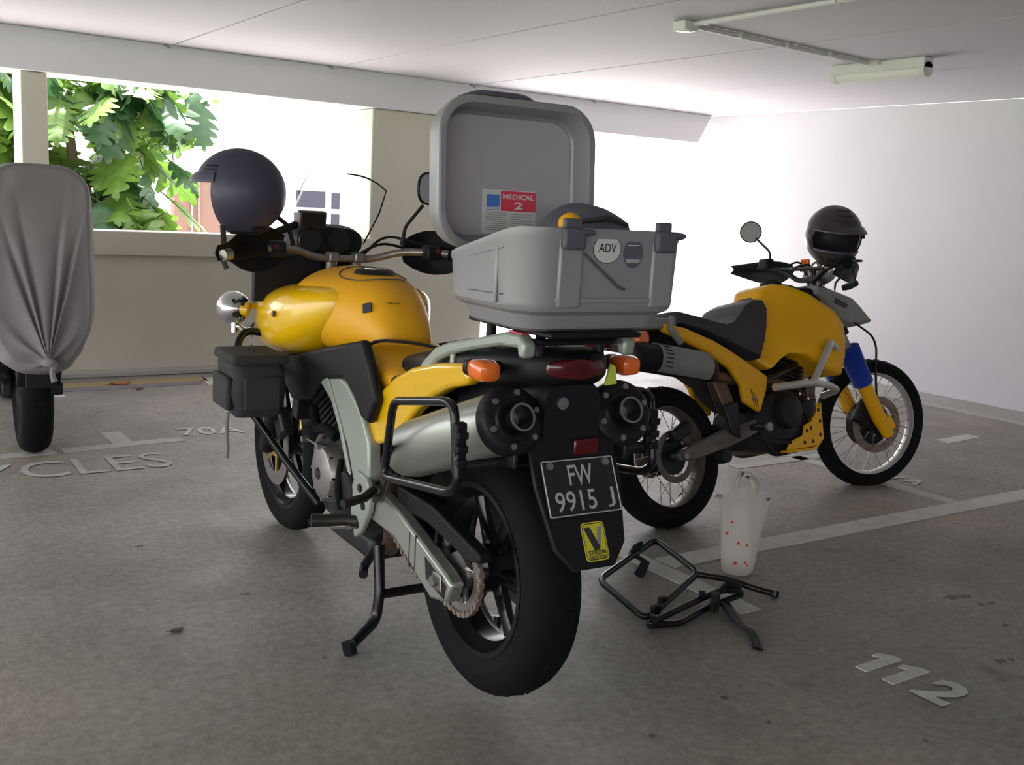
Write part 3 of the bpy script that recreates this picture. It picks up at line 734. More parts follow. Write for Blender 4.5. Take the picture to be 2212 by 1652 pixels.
G().tube([(.63, .185, .56), (.68, .20, .58), (.78, .19, .55), (.86, .17, .60)], .016, seg=10, bend=.04).obj('coolant_hose', M_RUB, mc)
G().tube([(.60, .18, .50), (.575, .20, .42), (.56, .195, .36)], .010, seg=8, bend=.03).obj('breather_hose', M_RUB, mc)
G().tube([(.88, .19, .505), (.80, .205, .515), (.72, .205, .515)], .004, seg=6).obj('clutch_cable', M_STEEL, mc)
for x, y, z in ((.72, .203, .515), (.84, .205, .51)):
    G().cyl((x, y-.01, z), (x, y+.01, z), .011, seg=8).obj('cable_clamp', M_STEEL, mc)
for s in (1, -1):
    G().tube([(1.0, s*.06, .50), (1.08, s*.07, .42), (1.02, s*.06, .28), (.85, s*.05, .23), (.52, s*.05, .24)], .02, seg=10, bend=.06).obj('exhaust_header', M_PIPE, mc)
G().box((1.07, 0, .64), (.05, .30, .24), Matrix.Rotation(R(-12), 3, 'Y')).obj('radiator', M_DARK, mc, bevel=.006)
G().tube([(.40, .03, .66), (.46, .03, .42)], .032, seg=12).obj('shock_absorber', M_DARK, mc)
G().prism([(.30, .70), (.38, .78), (.46, .72), (.44, .55), (.34, .58)], -.10, .12).obj('battery_box', M_BLACK, mc, bevel=.01)
G().prism([(.30, .62), (.10, .66), (-.20, .70), (-.20, .74), (.10, .74), (.34, .74)], -.075, .075).obj('inner_mudguard', M_BLACK, mc, bevel=.01)
# --- centre stand
cs = G()
for s in (1, -1):
    cs.tube([(.47, s*.11, .27), (.43, s*.12, .14), (.425, s*.132, .06), (.385, s*.215, .022), (.372, s*.235, .016)], [.017, .016, .016, .014, .015], seg=10, bend=.03)
cs.tube([(.43, .12, .135), (.43, -.12, .135)], .014, seg=10)
st = cs.obj('centre_stand', M_BLKS, mc)
for s in (1, -1):
    G().cyl((.366, s*.232, 0.001), (.372, s*.238, .034), .020, seg=10).obj('stand_foot', M_BLKS, st)
G().tube([(.52, .10, .24), (.50, .14, .20), (.46, .16, .19)], .014, seg=8).obj('side_stand_spring', M_DARK, mc)
# --- pannier racks on both sides
for s in (1, -1):
    y = s*.268
    rk = G().tube([(.065, y, .778), (-.205, y, .828), (-.245, y, .822), (-.275, y, .655), (-.235, y, .630), (.105, y, .580)], .0105, seg=10, closed=True, bend=.035).obj('pannier_rack', M_BLKS, mc)
    G().tube([(.09, y, .68), (.16, s*.22, .60), (.30, s*.18, .47), (.36, s*.175, .44)], .009, seg=8, bend=.04).obj('rack_strut', M_BLKS, rk)
    G().box((-.262, s*.262, .735), (.022, .03, .115)).obj('rack_lock', M_BLACK, rk, bevel=.006)
    for k in range(3):
        G().box((-.275, s*.262, .705+k*.03), (.016, .026, .016)).obj('lock_tooth', M_BLACK, rk, bevel=.003)
G().tube([(-.262, .268, .690), (-.285, .15, .70), (-.285, -.15, .705), (-.262, -.268, .70)], .012, seg=8, bend=.04, flat=(.5, 1.2)).obj('rack_crossbar', M_BLKS, mc)
# --- front wheel, fork
tyre(mc, FC, .330, .112, .245, 24)
cast_wheel(mc, FC, .242, .085, (85, 205, 325), 22, M_BLKS, .045, .11)
for s in (1, -1):
    disc(mc, (FC[0], s*.068, FC[2]), .105, .155, M_STEEL, holes=18, carrier=M_GOLD)
    G().box((FC[0]-.11, s*.075, FC[2]+.10), (.08, .045, .10), Matrix.Rotation(R(35), 3, 'Y')).obj('brake_caliper', M_DARK, mc, bevel=.01)
    G().tube([(1.535, s*.098, .315), (1.41, s*.098, .60)], [.030, .028], seg=16).obj('fork_slider', M_BLACK, mc)
    G().tube([(1.42, s*.098, .58), (1.15, s*.098, 1.02)], .021, seg=16).obj('fork_tube', M_STEEL, mc)
    G().tube([(1.24, s*.12, .87), (1.32, s*.13, .72), (1.42, s*.11, .5), (1.43, s*.09, .42)], .006, seg=6, bend=.05).obj('brake_hose', M_RUB, mc)
G().cyl((FC[0], -.12, FC[2]), (FC[0], .12, FC[2]), .014).obj('front_axle', M_STEEL, mc)
fd = []
for k in range(17):
    a = R(38+k*7.5); r_ = .352
    for_ = []
    ring = []
    for j in range(7):
        b = -1+2*j/6; ring.append((FC[0]+(r_-.03*b*b)*math.cos(a), b*.072, FC[2]+(r_-.03*b*b)*math.sin(a)))
    fd.append(ring)
g = G(); n_ = 7
g.add([p for r_ in fd for p in r_], [(i*n_+j, i*n_+j+1, (i+1)*n_+j+1, (i+1)*n_+j) for i in range(16) for j in range(6)])
fen = g.obj('front_mudguard', M_BLACK, mc, solid=.004)
G().tube([fd[i][0] for i in range(6, 17)], .004, seg=6).obj('mudguard_trim', M_YELLOW, fen)
G().tube([fd[i][6] for i in range(6, 17)], .004, seg=6).obj('mudguard_trim', M_YELLOW, fen)
# --- cockpit
for s in (1, -1):
    G().box((1.16, s*.05, 1.0), (.05, .10, .03)).obj('top_yoke', M_STEEL, mc, bevel=.006)
    rs = G().cyl((1.10, s*.045-.012, 1.005), (1.085, s*.045-.012, 1.075), .019, seg=14).obj('bar_riser', M_STEEL, mc)
    G().box((1.085, s*.045-.012, 1.06), (.05, .036, .032)).obj('riser_cap', M_STEEL, rs, bevel=.006)
BAR = [(.90, .415, 1.075), (.97, .28, 1.09), (1.05, .17, 1.085), (1.085, .09, 1.056), (1.085, 0, 1.056)]
bar = BAR+[(x, -y-.024, z) for x, y, z in reversed(BAR[:-1])]
G().tube(bar, .0125, seg=12, bend=.05).obj('handlebar', M_STEEL, mc)
for s in (1, -1):
    off = 0 if s == 1 else -.024
    d0, d1 = Vector((.955, s*.305+off, 1.086)), Vector((.895, s*.425+off, 1.073))
    gp = G().tube([d0, d1], .019, seg=14).obj('handgrip', M_RUB, mc)
    G().tube([d1, d1+(d1-d0).normalized()*.03], .017, seg=12).obj('bar_end', M_STEEL, gp)
    G().box((.985, s*.26+off, 1.088), (.055, .06, .05)).obj('switch_cluster', M_BLACK, mc, bevel=.01)
    G().cyl((.957, s*.265+off, 1.095), (.952, s*.265+off, 1.095), .010).obj('switch_button', M_RED, mc)
    G().tube([(1.02, s*.25+off, 1.09), (1.045, s*.30+off, 1.092), (.99, s*.43+off, 1.078)], .007, seg=8, bend=.02, flat=(1, .7)).obj('control_lever', M_STEEL, mc)
    # hand guard: curved shell in front of the grip
    HG = []
    for k in range(9):
        u = k/8; px = 1.06-.20*u*u; py = s*(.20+.27*u)+off; ht = .022+.05*math.sin(PI*min(1, u*1.1+.1)); zc = 1.085-.01*u
        HG.append([(px+.02, py, zc-ht), (px+.05, py, zc), (px+.02, py, zc+ht*1.1), (px+.012, py, zc+ht*1.1), (px+.04, py, zc), (px+.012, py, zc-ht)])
    G().loft(HG).obj('hand_guard', M_BLACK, mc)
G().tube([(1.04, -.2, 1.10), (1.03, -.12, 1.115), (1.10, -.06, 1.07), (1.17, -.03, 1.0)], .005, seg=6, bend=.05).obj('throttle_cable', M_BLACK, mc)
G().tube([(1.0, -.27, 1.11), (1.10, -.16, 1.14), (1.18, -.10, 1.05)], .005, seg=6, bend=.05).obj('brake_line', M_BLACK, mc)
# mirrors on stalks
for s, zt in ((-1, 1.30),):
    mr = G().tube([(.99, s*.175, 1.11), (.985, s*.18, 1.17), (.965, s*.235, 1.245)], [.010, .006, .006], seg=8, bend=.02).obj('mirror_stalk', M_BLACK, mc)
    G().loft([superring(x, s*.262, hw, zt-hz, zt+hz, 22, 2.8) for x, hw, hz in ((.985, .02, .02), (.978, .045, .048), (.965, .052, .055), (.958, .050, .053))]).obj('mirror_shell', M_BLACK, mr)
    G().loft([superring(x, s*.262, hw, zt-hz, zt+hz, 22, 2.8) for x, hw, hz in ((.9585, .046, .049), (.957, .046, .049))]).obj('mirror_glass', M_MIRROR, mr)
G().tube([(.99, .20, 1.10), (.985, .22, 1.16), (.97, .28, 1.20)], .007, seg=8).obj('mirror_stalk', M_BLACK, mc)
# instruments, screen
G().loft([superring(x, .02, hw, zb, zt, 24, 3) for x, hw, zb, zt in ((1.14, .115, 1.06, 1.155), (1.19, .13, 1.03, 1.165), (1.27, .14, .97, 1.15), (1.36, .14, .93, 1.06))]).obj('instrument_binnacle', M_BLACK, mc)
for y in (.09, -.01):
    G().lathe([(0, -.004), (.038, -.004), (.043, .004), (.043, .012)], (1.136, y, 1.11), 'x', 28).obj('gauge', M_DARK, mc)
gps = G().box((1.15, .082, 1.178), (.028, .095, .058), Matrix.Rotation(R(-8), 3, 'Y')).obj('navigator', M_PIPE, mc, bevel=.006)
G().box((1.137, .082, 1.178), (.004, .08, .045), Matrix.Rotation(R(-8), 3, 'Y')).obj('screen', M_DARK, gps)
G().tube([(1.16, .13, 1.16), (1.155, .17, 1.145), (1.17, .2, 1.13)], .013, seg=8).obj('navigator_mount', M_BLACK, mc)
G().box((1.13, .172, .985), (.03, .225, .15)).obj('map_board', M_BLACK, mc, bevel=.004)
G().loft([superring(x, .0, hw, zb, zt, 24, 3) for x, hw, zb, zt in ((1.08, .12, .90, 1.0), (1.2, .16, .90, 1.03), (1.35, .14, .88, 1.02), (1.46, .10, .87, .98))]).obj('inner_cowl', M_BLACK, mc)
scr = []
for i in range(9):
    v_ = i/8; row = []
    for k in range(15):
        u = -1+2*k/14
        hw = .155-.02*abs(v_-.6)
        z_ = 1.10+.235*v_-(.05*u**4*v_); row.append((1.34-.17*v_-.10*u*u, hw*u+.0, z_))
    scr.append(row)
g = G(); n_ = 15
g.add([p for r_ in scr for p in r_], [(i*n_+j, i*n_+j+1, (i+1)*n_+j+1, (i+1)*n_+j) for i in range(8) for j in range(14)])
ws = g.obj('windscreen', M_GLASS, mc)
edge = [r_[0] for r_ in scr]+[scr[8][k] for k in range(1, 14)]+[r_[14] for r_ in reversed(scr)]
G().tube([scr[i][0] for i in range(9)]+[scr[8][k] for k in range(1, 6)], .0028, seg=6).obj('screen_edge', M_BLACK, ws)
G().tube([scr[7][14], scr[8][14], scr[8][13], scr[8][12]], .0012, seg=5).obj('screen_edge', M_BLACK, ws)
# crash bars, spot lamps
for s in (1, -1):
    G().tube([(1.12, s*.20, .80), (1.13, s*.31, .815), (1.10, s*.345, .77), (1.05, s*.335, .60), (.95, s*.25, .45), (.80, s*.17, .31)], .0125, seg=10, bend=.05).obj('crash_bar', M_BLKS, mc)
    G().tube([(1.09, s*.34, .71), (1.12, s*.2, .69)], .0125, seg=10).obj('crash_bar', M_BLKS, mc)
    sl = G().lathe([(0, -.045), (.02, -.044), (.042, -.028), (.053, .0), (.055, .022)], (1.21, s*.318, .878), 'x', 32).obj('spot_lamp', M_CHROME, mc, label='round chrome spot lamp')
    G().lathe([(0, .024), (.052, .022)], (1.21, s*.318, .878), 'x', 28).obj('lamp_lens', M_TUBE, sl)
    G().tube([(1.17, s*.318, .878), (1.205, s*.318, .825), (1.15, s*.30, .81)], .008, seg=8).obj('lamp_bracket', M_CHROME, sl)
    G().cyl((1.205, s*.318, .80), (1.205, s*.318, .835), .016, seg=12).obj('lamp_clamp', M_CHROME, sl)
# black soft bag strapped to the crash bar
bag = thing('crash_bar_bag', 'black soft bag strapped on the crash bar below the chrome spot lamp', 'bag', (1.13, 3.105, .572), (0, 0, 1.5227))
bag.scale = (.93, .93, .93)
g = G(); rings = []
for i in range(13):
    t = i/12; z = .0+.205*t
    hw, hd = .088*(.90+.12*math.sin(PI*t)), .115*(.90+.12*math.sin(PI*t))
    if t < .08: hw *= .86; hd *= .86
    if t > .95: hw *= .8; hd *= .8
    rr = rrect(2*hd, 2*hw, .03, 4)
    rings.append([(x+.018*noise.noise((x*11, y*11, z*13)), y+.018*noise.noise((x*11+9, y*11, z*13)), z+.012*x+.01*noise.noise((x*9, y*9, 3))) for x, y in rr])
bb = g.loft(rings).obj('body', M_CLOTH, bag, sub=1)
G().add([], []).box((0, .0, .198), (.24, .19, .035)).obj('lid_flap', M_CLOTH, bag, bevel=.014)
G().box((0, .096, .085), (.17, .02, .11)).obj('front_pocket', M_CLOTH, bag, bevel=.008)
G().box((-.124, 0, .09), (.014, .12, .11)).obj('side_pocket', M_CLOTH, bag, bevel=.006)
G().tube([(-.05, .09, .02), (-.052, .094, -.03), (-.05, .09, -.10), (-.052, .092, -.135)], .005, seg=6, flat=(1.2, .5)).obj('strap', M_COVER, bag)
G().tube([(.03, .0, .205), (.0, .0, .235), (-.04, .0, .205)], .006, seg=6, bend=.02).obj('carry_handle', M_CLOTH, bag)

# ================================================================== OPEN TOP CASE on the carrier
B1O, B1A = Vector((1.42, 2.12, 0)), 1.5227
def b1w(p):
    return B1O+Matrix.Rotation(B1A, 3, 'Z') @ Vector(p)
TC = Vector((-.225, 0, .9965))
tc = thing('top_case', 'silver grey hard top case with its lid standing open behind the yellow motorcycle seat', 'luggage case', b1w(TC), (0, 0, B1A))
TX = Matrix.Translation(-TC)
def ringz(z, w, d, r, cx=-.225, n=5): return [(cx+x, y-.005, z) for x, y in rrect(d, w, r, n)]
rings = [ringz(.997, .33, .25, .05), ringz(1.004, .36, .28, .06), ringz(1.034, .385, .305, .065), ringz(1.043, .42, .34, .075), ringz(1.052, .432, .35, .08), ringz(1.06, .434, .351, .08),
         ringz(1.19, .444, .357, .082), ringz(1.2, .45, .363, .085), ringz(1.216, .45, .363, .085), ringz(1.218, .444, .357, .082), ringz(1.216, .436, .349, .078), ringz(1.07, .42, .335, .07)]
def slope(p): return Vector((p[0], p[1], p[2]-.25*max(0, p[0]+.37)*max(0, min(1, (p[2]-1.06)/.155))))
cb = G().loft(rings).map(slope).xf(TX).obj('case_base', M_CASE, tc, sharp=25)
for y, w in ((.098, .058), (-.143, .058)):
    G().box((-.402, y, 1.125), (.012, w, .145)).xf(TX).obj('case_rib', M_CASE, cb, bevel=.005)
    lt = G().box((-.409, y, 1.195), (.020, .056, .046)).xf(TX).obj('latch', M_LATCH, tc, bevel=.007, label='dark plastic latch')
    G().prism([(-.405, 1.20), (-.419, 1.205), (-.421, 1.213), (-.405, 1.217)], y-.05, y+.01).xf(TX).obj('latch_lever', M_LATCH, lt, bevel=.003)
    G().box((-.400, y, 1.224), (.012, .04, .026)).xf(TX).obj('latch_hook', M_LATCH, lt, bevel=.004)
G().tube([(-.4035, .085, 1.18), (-.4045, -.03, 1.095), (-.4045, -.045, 1.092)], .0035, seg=6).xf(TX).obj('case_crease', M_LATCH, cb)
G().box((-.403, -.02, 1.068), (.006, .30, .010)).xf(TX).obj('case_crease', M_CASE, cb, bevel=.002)
G().box((-.305, .2155, 1.12), (.010, .007, .13)).map(slope).xf(TX).obj('case_rib', M_CASE, cb, bevel=.003)
for z in (1.075, 1.178, 1.195):
    G().tube([(-.33, .2155, z), (-.19, .2155, z), (-.12, .20, z)], .0016, seg=5).map(slope).xf(TX).obj('case_groove', M_LATCH, cb)
def decal(parent, cx, cy, cz, ry, rz, m, name, lift=.0):
    n_ = 32; x0 = cx-lift
    return G().prism([(cy+ry*math.cos(2*PI*k/n_), cz+rz*math.sin(2*PI*k/n_)) for k in range(n_)], x0-.0008, x0, 'x').xf(TX).obj(name, m, parent)
d = decal(tc, -.404, .008, 1.176, .036, .030, M_INK, 'oval_sticker')
decal(d, -.404, .008, 1.176, .0345, .0285, M_STKW, 'sticker_face', .0008)
lettering('sticker_lettering', 'ADV', M_INK, d, Vector((-.4062, .008, 1.179))-TC, (0, -1, 0), (0, 0, 1), .046, .018, .005, 0.0006)
d = decal(tc, -.404, -.062, 1.169, .026, .031, M_LATCH, 'round_sticker')
for z, w in ((1.151, .034), (1.155, .038), (1.186, .03)):
    G().box((-.405, -.062, z), (.0012, w, .0018)).xf(TX).obj('sticker_line', M_STKW, d)
# lid, hinged on the front edge, leaning slightly forward
LT = TX @ Matrix.Translation((-.03, -.005, 1.155)) @ Matrix.Rotation(R(4), 4, 'Y')
def ringx(x, w, h, r, n=6): return [(x, y, z+.1725) for y, z in rrect(w, h, r, n)]
LH, LW = .345, .424
rl = [ringx(.088, LW-.07, LH-.07, .06), ringx(.084, LW-.03, LH-.03, .075), ringx(.066, LW-.006, LH-.006, .082), ringx(.02, LW+.004, LH+.004, .085), ringx(.018, LW+.012, LH+.012, .087), ringx(.0, LW+.012, LH+.012, .087), ringx(-.002, LW+.004, LH+.004, .085), ringx(-.002, LW-.022, LH-.022, .074), ringx(.006, LW-.028, LH-.028, .072),
      ringx(.024, LW-.036, LH-.036, .068), ringx(.052, LW-.046, LH-.046, .064), ringx(.060, LW-.060, LH-.060, .058)]
lid = G().loft(rl).xf(LT).obj('lid', M_CASE, tc, sharp=25, label='open lid with grey inside and instruction labels')
G().loft([ringx(.0605, LW-.058, LH-.058, .058), ringx(.0565, LW-.064, LH-.064, .056)]).xf(LT).obj('lid_liner', M_CASEIN, lid)
for y0, y1 in ((.12, -.06),):
    G().tube([(.045, .145, LH), (.03, .10, LH+.018), (.03, -.03, LH+.018), (.045, -.075, LH)], .007, seg=8, bend=.03).xf(LT).obj('carry_handle', M_LATCH, lid)
for y in (.10, -.14):
    G().box((.01, y, .006), (.03, .05, .02)).xf(LT).obj('hinge', M_LATCH, lid, bevel=.004)
    G().box((.012, y, LH-.002), (.026, .03, .012)).xf(LT).obj('latch_catch', M_LATCH, lid, bevel=.003)
def lid_card(name, y0, y1, z0, z1, m, parent, x=.0560):
    return G().box((x, (y0+y1)/2, (z0+z1)/2), (.0012, abs(y1-y0), z1-z0)).xf(LT).obj(name, m, parent)
card = lid_card('instruction_label', .072, -.080, .036, .142, M_STKW, lid, .0562)
red = lid_card('red_label', .020, -.079, .092, .140, M_STKR, card, .0552)
blu = lid_card('blue_label', .060, .024, .102, .130, M_STKB, card, .0552)
lid_n = (LT.to_3x3() @ Vector((0, -1, 0)), LT.to_3x3() @ Vector((0, 0, 1)))
lettering('label_lettering', 'MEDICAL', M_STKW, red, LT @ Vector((.0542, -.0295, .1265)), lid_n[0], lid_n[1], .090, .0125, .03)
lettering('label_lettering', '2', M_STKW, red, LT @ Vector((.0542, -.0295, .1055)), lid_n[0], lid_n[1], .024, .019, .04)
for k in range(9):
    z = .086-.0052*k
    lid_card('printed_line', .064, .004, z, z+.0012, M_GREY, card, .0553)
for k in range(8):
    z = .084-.0056*k
    lid_card('printed_line', -.008, -.072, z, z+.0010, M_GREY, card, .0553)
for k in range(3):
    z = .100-.0035*k
    lid_card('printed_line', .060, .026, z, z+.0012, M_STKB, card, .0553)
# things lying in the case
pk = thing('soft_bundle', 'dark rounded bundle bulging out of the open top case', 'bundle', b1w((-.20, -.07, 1.075)), (0, 0, B1A))
g = G().ball((0, 0, .10), (.11, .12, .095), 24, 14)
g.map(lambda p: (p.x, p.y, max(0, p.z)+.008*noise.noise(p*18)))
g.obj('body', M_LATCH, pk)
G().tube([(-.07, -.07, .15), (-.09, 0, .165), (-.07, .07, .15)], .008, seg=6).obj('collar', M_SEAT, pk)
orb = tag(G().ball((0, 0, 0), (.026, .026, .024), 18, 12).map(lambda p: p*(1+.05*noise.noise(p*60))).obj('orange_pouch', M_TANKY), 'small orange pouch peeping over the rim of the top case', 'pouch')
orb.location = b1w((-.33, .055, 1.224))

# ================================================================== HELMETS
def helmet(name, label, loc, rz, m, full, scale=1., tilt=0., brim=.02):
    t = thing(name, label, 'helmet', loc, (0, tilt, rz))
    t.scale = (scale,)*3
    nu, nv = 48, 30; v = []; f = []
    def P(az, el, k=1.):
        ce = math.cos(el); x = .142*ce*math.cos(az); y = .122*ce*math.sin(az); z = .135*math.sin(el)
        if z < 0:
            x *= 1-.10*(-z/.135)**2 if x < 0 else 1.; y *= 1-.16*(-z/.135)**2
            if full and x > 0: x *= 1+.16*min(1, -z/.09)
        return Vector((x*k, y*k, z*k))
    for i in range(nv+1):
        el = R(-64)+(R(90-.2)-R(-64))*i/nv
        for j in range(nu):
            v.append(P(2*PI*j/nu, el))
    for i in range(nv):
        for j in range(nu):
            el = math.degrees(R(-64)+(R(90)-R(-64))*(i+.5)/nv); az = math.degrees(2*PI*(j+.5)/nu); az = az-360 if az > 180 else az
            lim = 74 if full else 70
            if abs(az) < lim and (-24 if full else -70) < el < 16-6*(abs(az)/lim)**2: continue
            f.append((i*nu+j, i*nu+(j+1) % nu, (i+1)*nu+(j+1) % nu, (i+1)*nu+j))
    sh = G().add(v, f).obj('shell', m, t, sharp=60)
    k = sh.modifiers.new('thickness', 'SOLIDIFY'); k.thickness = .012; k.offset = -1
    ln = G()
    ln.add([p*.90 for p in v], [q for q in f])
    ln.obj('liner', M_INK, t)
    # rim of the face opening and neck roll
    G().tube([P(2*PI*j/36, R(-63), 1.0) for j in range(36)] if full else [P(R(78)+(2*PI-R(156))*j/30, R(-63)) for j in range(31)], .007, seg=6, closed=full).obj('edge_trim', M_BLACK, t)
    # peak
    pk_ = []
    for j in range(13):
        az = R(-72+144*j/12); a = P(az, R(17), 1.0); e = .006+brim*math.cos(az*1.1)
        b = a+Vector((math.cos(az), math.sin(az), 0))*e+Vector((0, 0, -.012))
        pk_.append([a+Vector((0, 0, .016)), b+Vector((0, 0, .006)), b, a])
    G().loft(pk_).obj('peak', m, t)
    for s in ((1, -1) if full else ()):
        G().cyl(P(R(s*72), R(8), .97), P(R(s*72), R(8), 1.06), .020, seg=16).obj('visor_pivot', M_DARK, t)
    G().tube([(.02, .10, -.10), (.03, .06, -.16), (.05, .02, -.20), (.03, .03, -.235)], .006, seg=6, flat=(1.4, .5)).obj('chin_strap', M_CLOTH, t)
    if full:
        for k_ in range(3):
            a = [P(R(-30+60*u/6), R(34+k_*13), 1.004) for u in range(7)]
            G().tube(a, .0035, seg=5).obj('vent', M_INK, t)
        G().tube([P(R(-40+80*u/8), R(-45), 1.0) for u in range(9)], .010, seg=6).obj('chin_vent', M_BLACK, t)
    else:
        for k_ in range(3):
            G().tube([P(R(48+24*u/6), R(24+k_*5), 1.002) for u in range(7)], .0022, seg=5).obj('vent', M_DARK, t)
        G().tube([P(R(180-46+92*u/8), R(-52), 1.0) for u in range(9)], .012, seg=6).obj('neck_roll', M_BLACK, t)
    return t
helmet('open_face_helmet', 'matt dark blue open face helmet perched on the left handlebar', (1.088, 3.10, 1.253), math.atan2(.60, -.80), M_HELM1, False, .97, 0., .012)
helmet('full_face_helmet', 'black full face helmet with peak set on the dirt bike handlebar', (3.765, 3.07, 1.205), math.atan2(-.80, -.40), M_HELM2, True, 1.0, R(6), .03)

# ================================================================== FAR MOTORCYCLE (dirt bike leaning on its side stand)
db = thing('motorcycle', 'yellow dirt motorcycle with blue fork boots and wire wheels leaning on its stand', 'motorcycle', (2.88, 3.01, 0), (-.2619, 0, .0564))
RC2, FC2 = Vector((0, 0, .289)), Vector((1.425, 0, .313))
sa = Vector((-math.sin(R(28)), 0, math.cos(R(28))))
STEER = Matrix.Translation(FC2) @ Matrix.Rotation(R(-19.4), 4, sa) @ Matrix.Translation(-FC2)
def spoke_wheel(c, Rt, w, rim, rw, m_rim, n, hub_r, hub_w, xf, knob):
    tyre(db, c, Rt, w, rim, knob, xf)
    g = G().lathe([(rim+.005, -rw/2), (rim+.005, -rw/2+.005), (rim-.004, -rw*.3), (rim-.004, rw*.3), (rim+.005, rw/2-.005), (rim+.005, rw/2), (rim-.007, rw/2), (rim-.016, rw*.25), (rim-.016, -rw*.25), (rim-.007, -rw/2)], c, 'y', 72, closed=True)
    if xf: g.xf(xf)
    wh = g.obj('wheel', m_rim, db)
    g = G().lathe([(.010, -hub_w/2), (hub_r, -hub_w/2), (hub_r, -hub_w/2+.008), (hub_r*.6, -hub_w/4), (hub_r*.6, hub_w/4), (hub_r, hub_w/2-.008), (hub_r, hub_w/2), (.010, hub_w/2)], c, 'y', 32, closed=True)
    if xf: g.xf(xf)
    g.obj('hub', M_DARK, wh)
    for k in range(n):
        a = 2*PI*k/n; s = 1 if k % 2 else -1; b = a+(.34 if (k//2) % 2 else -.34)
        p0 = Vector(c)+Vector((hub_r*.95*math.cos(b), s*hub_w*.46, hub_r*.95*math.sin(b)))
        p1 = Vector(c)+Vector(((rim-.012)*math.cos(a), s*rw*.08, (rim-.012)*math.sin(a)))
        q = G().tube([p0, p0.lerp(p1, .93), p0.lerp(p1, .94), p1], [.0016, .0016, .003, .003], seg=5)
        if xf: q.xf(xf)
        q.obj('spoke', M_STEEL, wh)
    return wh
spoke_wheel(RC2, .289, .120, .210, .075, M_RIMD, 32, .075, .10, None, 30)
spoke_wheel(FC2, .313, .085, .254, .055, M_RIMS, 36, .045, .09, STEER, 40)
disc(db, (0, -.062, .289), .082, .108, M_RIMD, holes=16)
disc(db, tuple(FC2+Vector((0, -.055, 0))), .10, .138, M_RUST, holes=20, xf=STEER, carrier=M_DARK)
G().lathe([(0, -.035), (.10, -.035), (.112, -.02), (.112, .02), (.10, .035), (0, .035)], FC2+Vector((-.01, .0, .0)), 'y', 36).xf(STEER).obj('hub_cover', M_BLACK, db)
G().box(FC2+Vector((-.085, -.065, .065)), (.085, .04, .12), Matrix.Rotation(R(30), 3, 'Y')).xf(STEER).obj('brake_caliper', M_BLACK, db, bevel=.01)
G().box((.03, -.075, .385), (.11, .04, .055), Matrix.Rotation(R(-20), 3, 'Y')).obj('brake_caliper', M_DARK, db, bevel=.01)
SW2 = [(-.035, .297), (-.01, .312), (.243, .370), (.485, .409), (.49, .349), (.289, .302), (.06, .267), (-.02, .268)]
for s in (1, -1):
    G().prism(SW2, s*.085, s*.118).obj('swingarm', M_RIMD, db, bevel=.006)
G().lathe([(.05, .08), (.085, .08), (.085, .086), (.05, .086)], RC2, 'y', 36, closed=True).obj('sprocket', M_RUST, db)
G().cyl((0, -.13, .289), (0, .13, .289), .012).obj('rear_axle', M_STEEL, db)
# body
T2 = [(.602, .067, .926), (.634, .081, .971), (.691, .11, .989), (.741, .138, .98), (.822, .187, .934), (.992, .19, .853), (1.052, .19, .79), (1.055, .19, .711), (1.037, .19, .637), (.993, .19, .556), (.878, .19, .581), (.789, .19, .637), (.749, .174, .662), (.684, .138, .669), (.642, .117, .642), (.608, .102, .611), (.543, .06, .663), (.568, .067, .733), (.601, .076, .834)]
tcx = sum(p[0] for p in T2)/len(T2); tcz = sum(p[2] for p in T2)/len(T2)
for s in (-1, 1):
    def tring(k, dy): return [(tcx+(x-tcx)*k, s*max(.0, y+dy), tcz+(z-tcz)*k) for x, y, z in T2]
    G().loft([tring(.80, .012), tring(.93, .008), tring(.985, -.004), tring(1.0, -.02), [(x, s*.0, z) for x, y, z in T2]]).obj('tank', M_YEL2, db, sharp=50, label='large yellow fuel tank flank')
SPINE = [(.50, .86), (.554, .908), (.623, .945), (.70, .985), (.79, 1.002), (.90, .995), (1.02, .955), (1.0, .80), (.80, .70), (.60, .70)]
G().pillow(SPINE, [(-.05, .94), (-.035, 1.0), (.035, 1.0), (.05, .94)]).obj('tank_spine', M_SEAT, db, sharp=50)
G().lathe([(0, .02), (.04, .02), (.05, .008), (.05, -.02)], (.80, 0, 1.0), 'z', 28).obj('fuel_cap', M_BLACK, db)
SEAT2 = [(.03, .875), (.152, .850), (.25, .826), (.33, .813), (.38, .822), (.43, .860), (.477, .900), (.54, .922), (.60, .918), (.625, .88), (.61, .80), (.585, .733), (.542, .657), (.45, .69), (.359, .725), (.17, .797), (.03, .825)]
G().pillow(SEAT2, [(-.12, .90), (-.11, .97), (-.08, 1.0), (0, 1.01), (.08, 1.0), (.11, .97), (.12, .90)]).obj('seat', M_SEAT, db, sharp=50)
SIDE2 = [(-.078, .825), (.049, .800), (.204, .745), (.30, .70), (.41, .64), (.516, .580), (.50, .52), (.444, .429), (.352, .479), (.344, .554), (.284, .626), (.169, .694), (.041, .746), (-.083, .791)]
for s in (1, -1):
    sp = G().prism(SIDE2, s*.128, s*.158).obj('side_panel', M_YEL2, db, bevel=.010)
    for k in range(3):
        G().tube([(.395+.012*k, s*.1585, .53-.012*k), (.405+.012*k, s*.1585, .46-.005*k)], .0025, seg=5).obj('panel_scratch', M_INK, sp)
TAILY = [(-.33, .800), (-.245, .825), (-.10, .838), (0.03, .835), (.03, .80), (-.121, .812), (-.236, .800), (-.30, .785)]
G().pillow(TAILY, [(-.13, .96), (-.12, 1), (.12, 1), (.13, .96)]).obj('tail_fairing', M_YEL2, db, bevel=.006)
G().prism([(.0, .84), (-.12, .845), (-.21, .835), (-.21, .80), (.0, .80)], -.155, -.130).obj('grab_handle', M_GREY, db, bevel=.008)
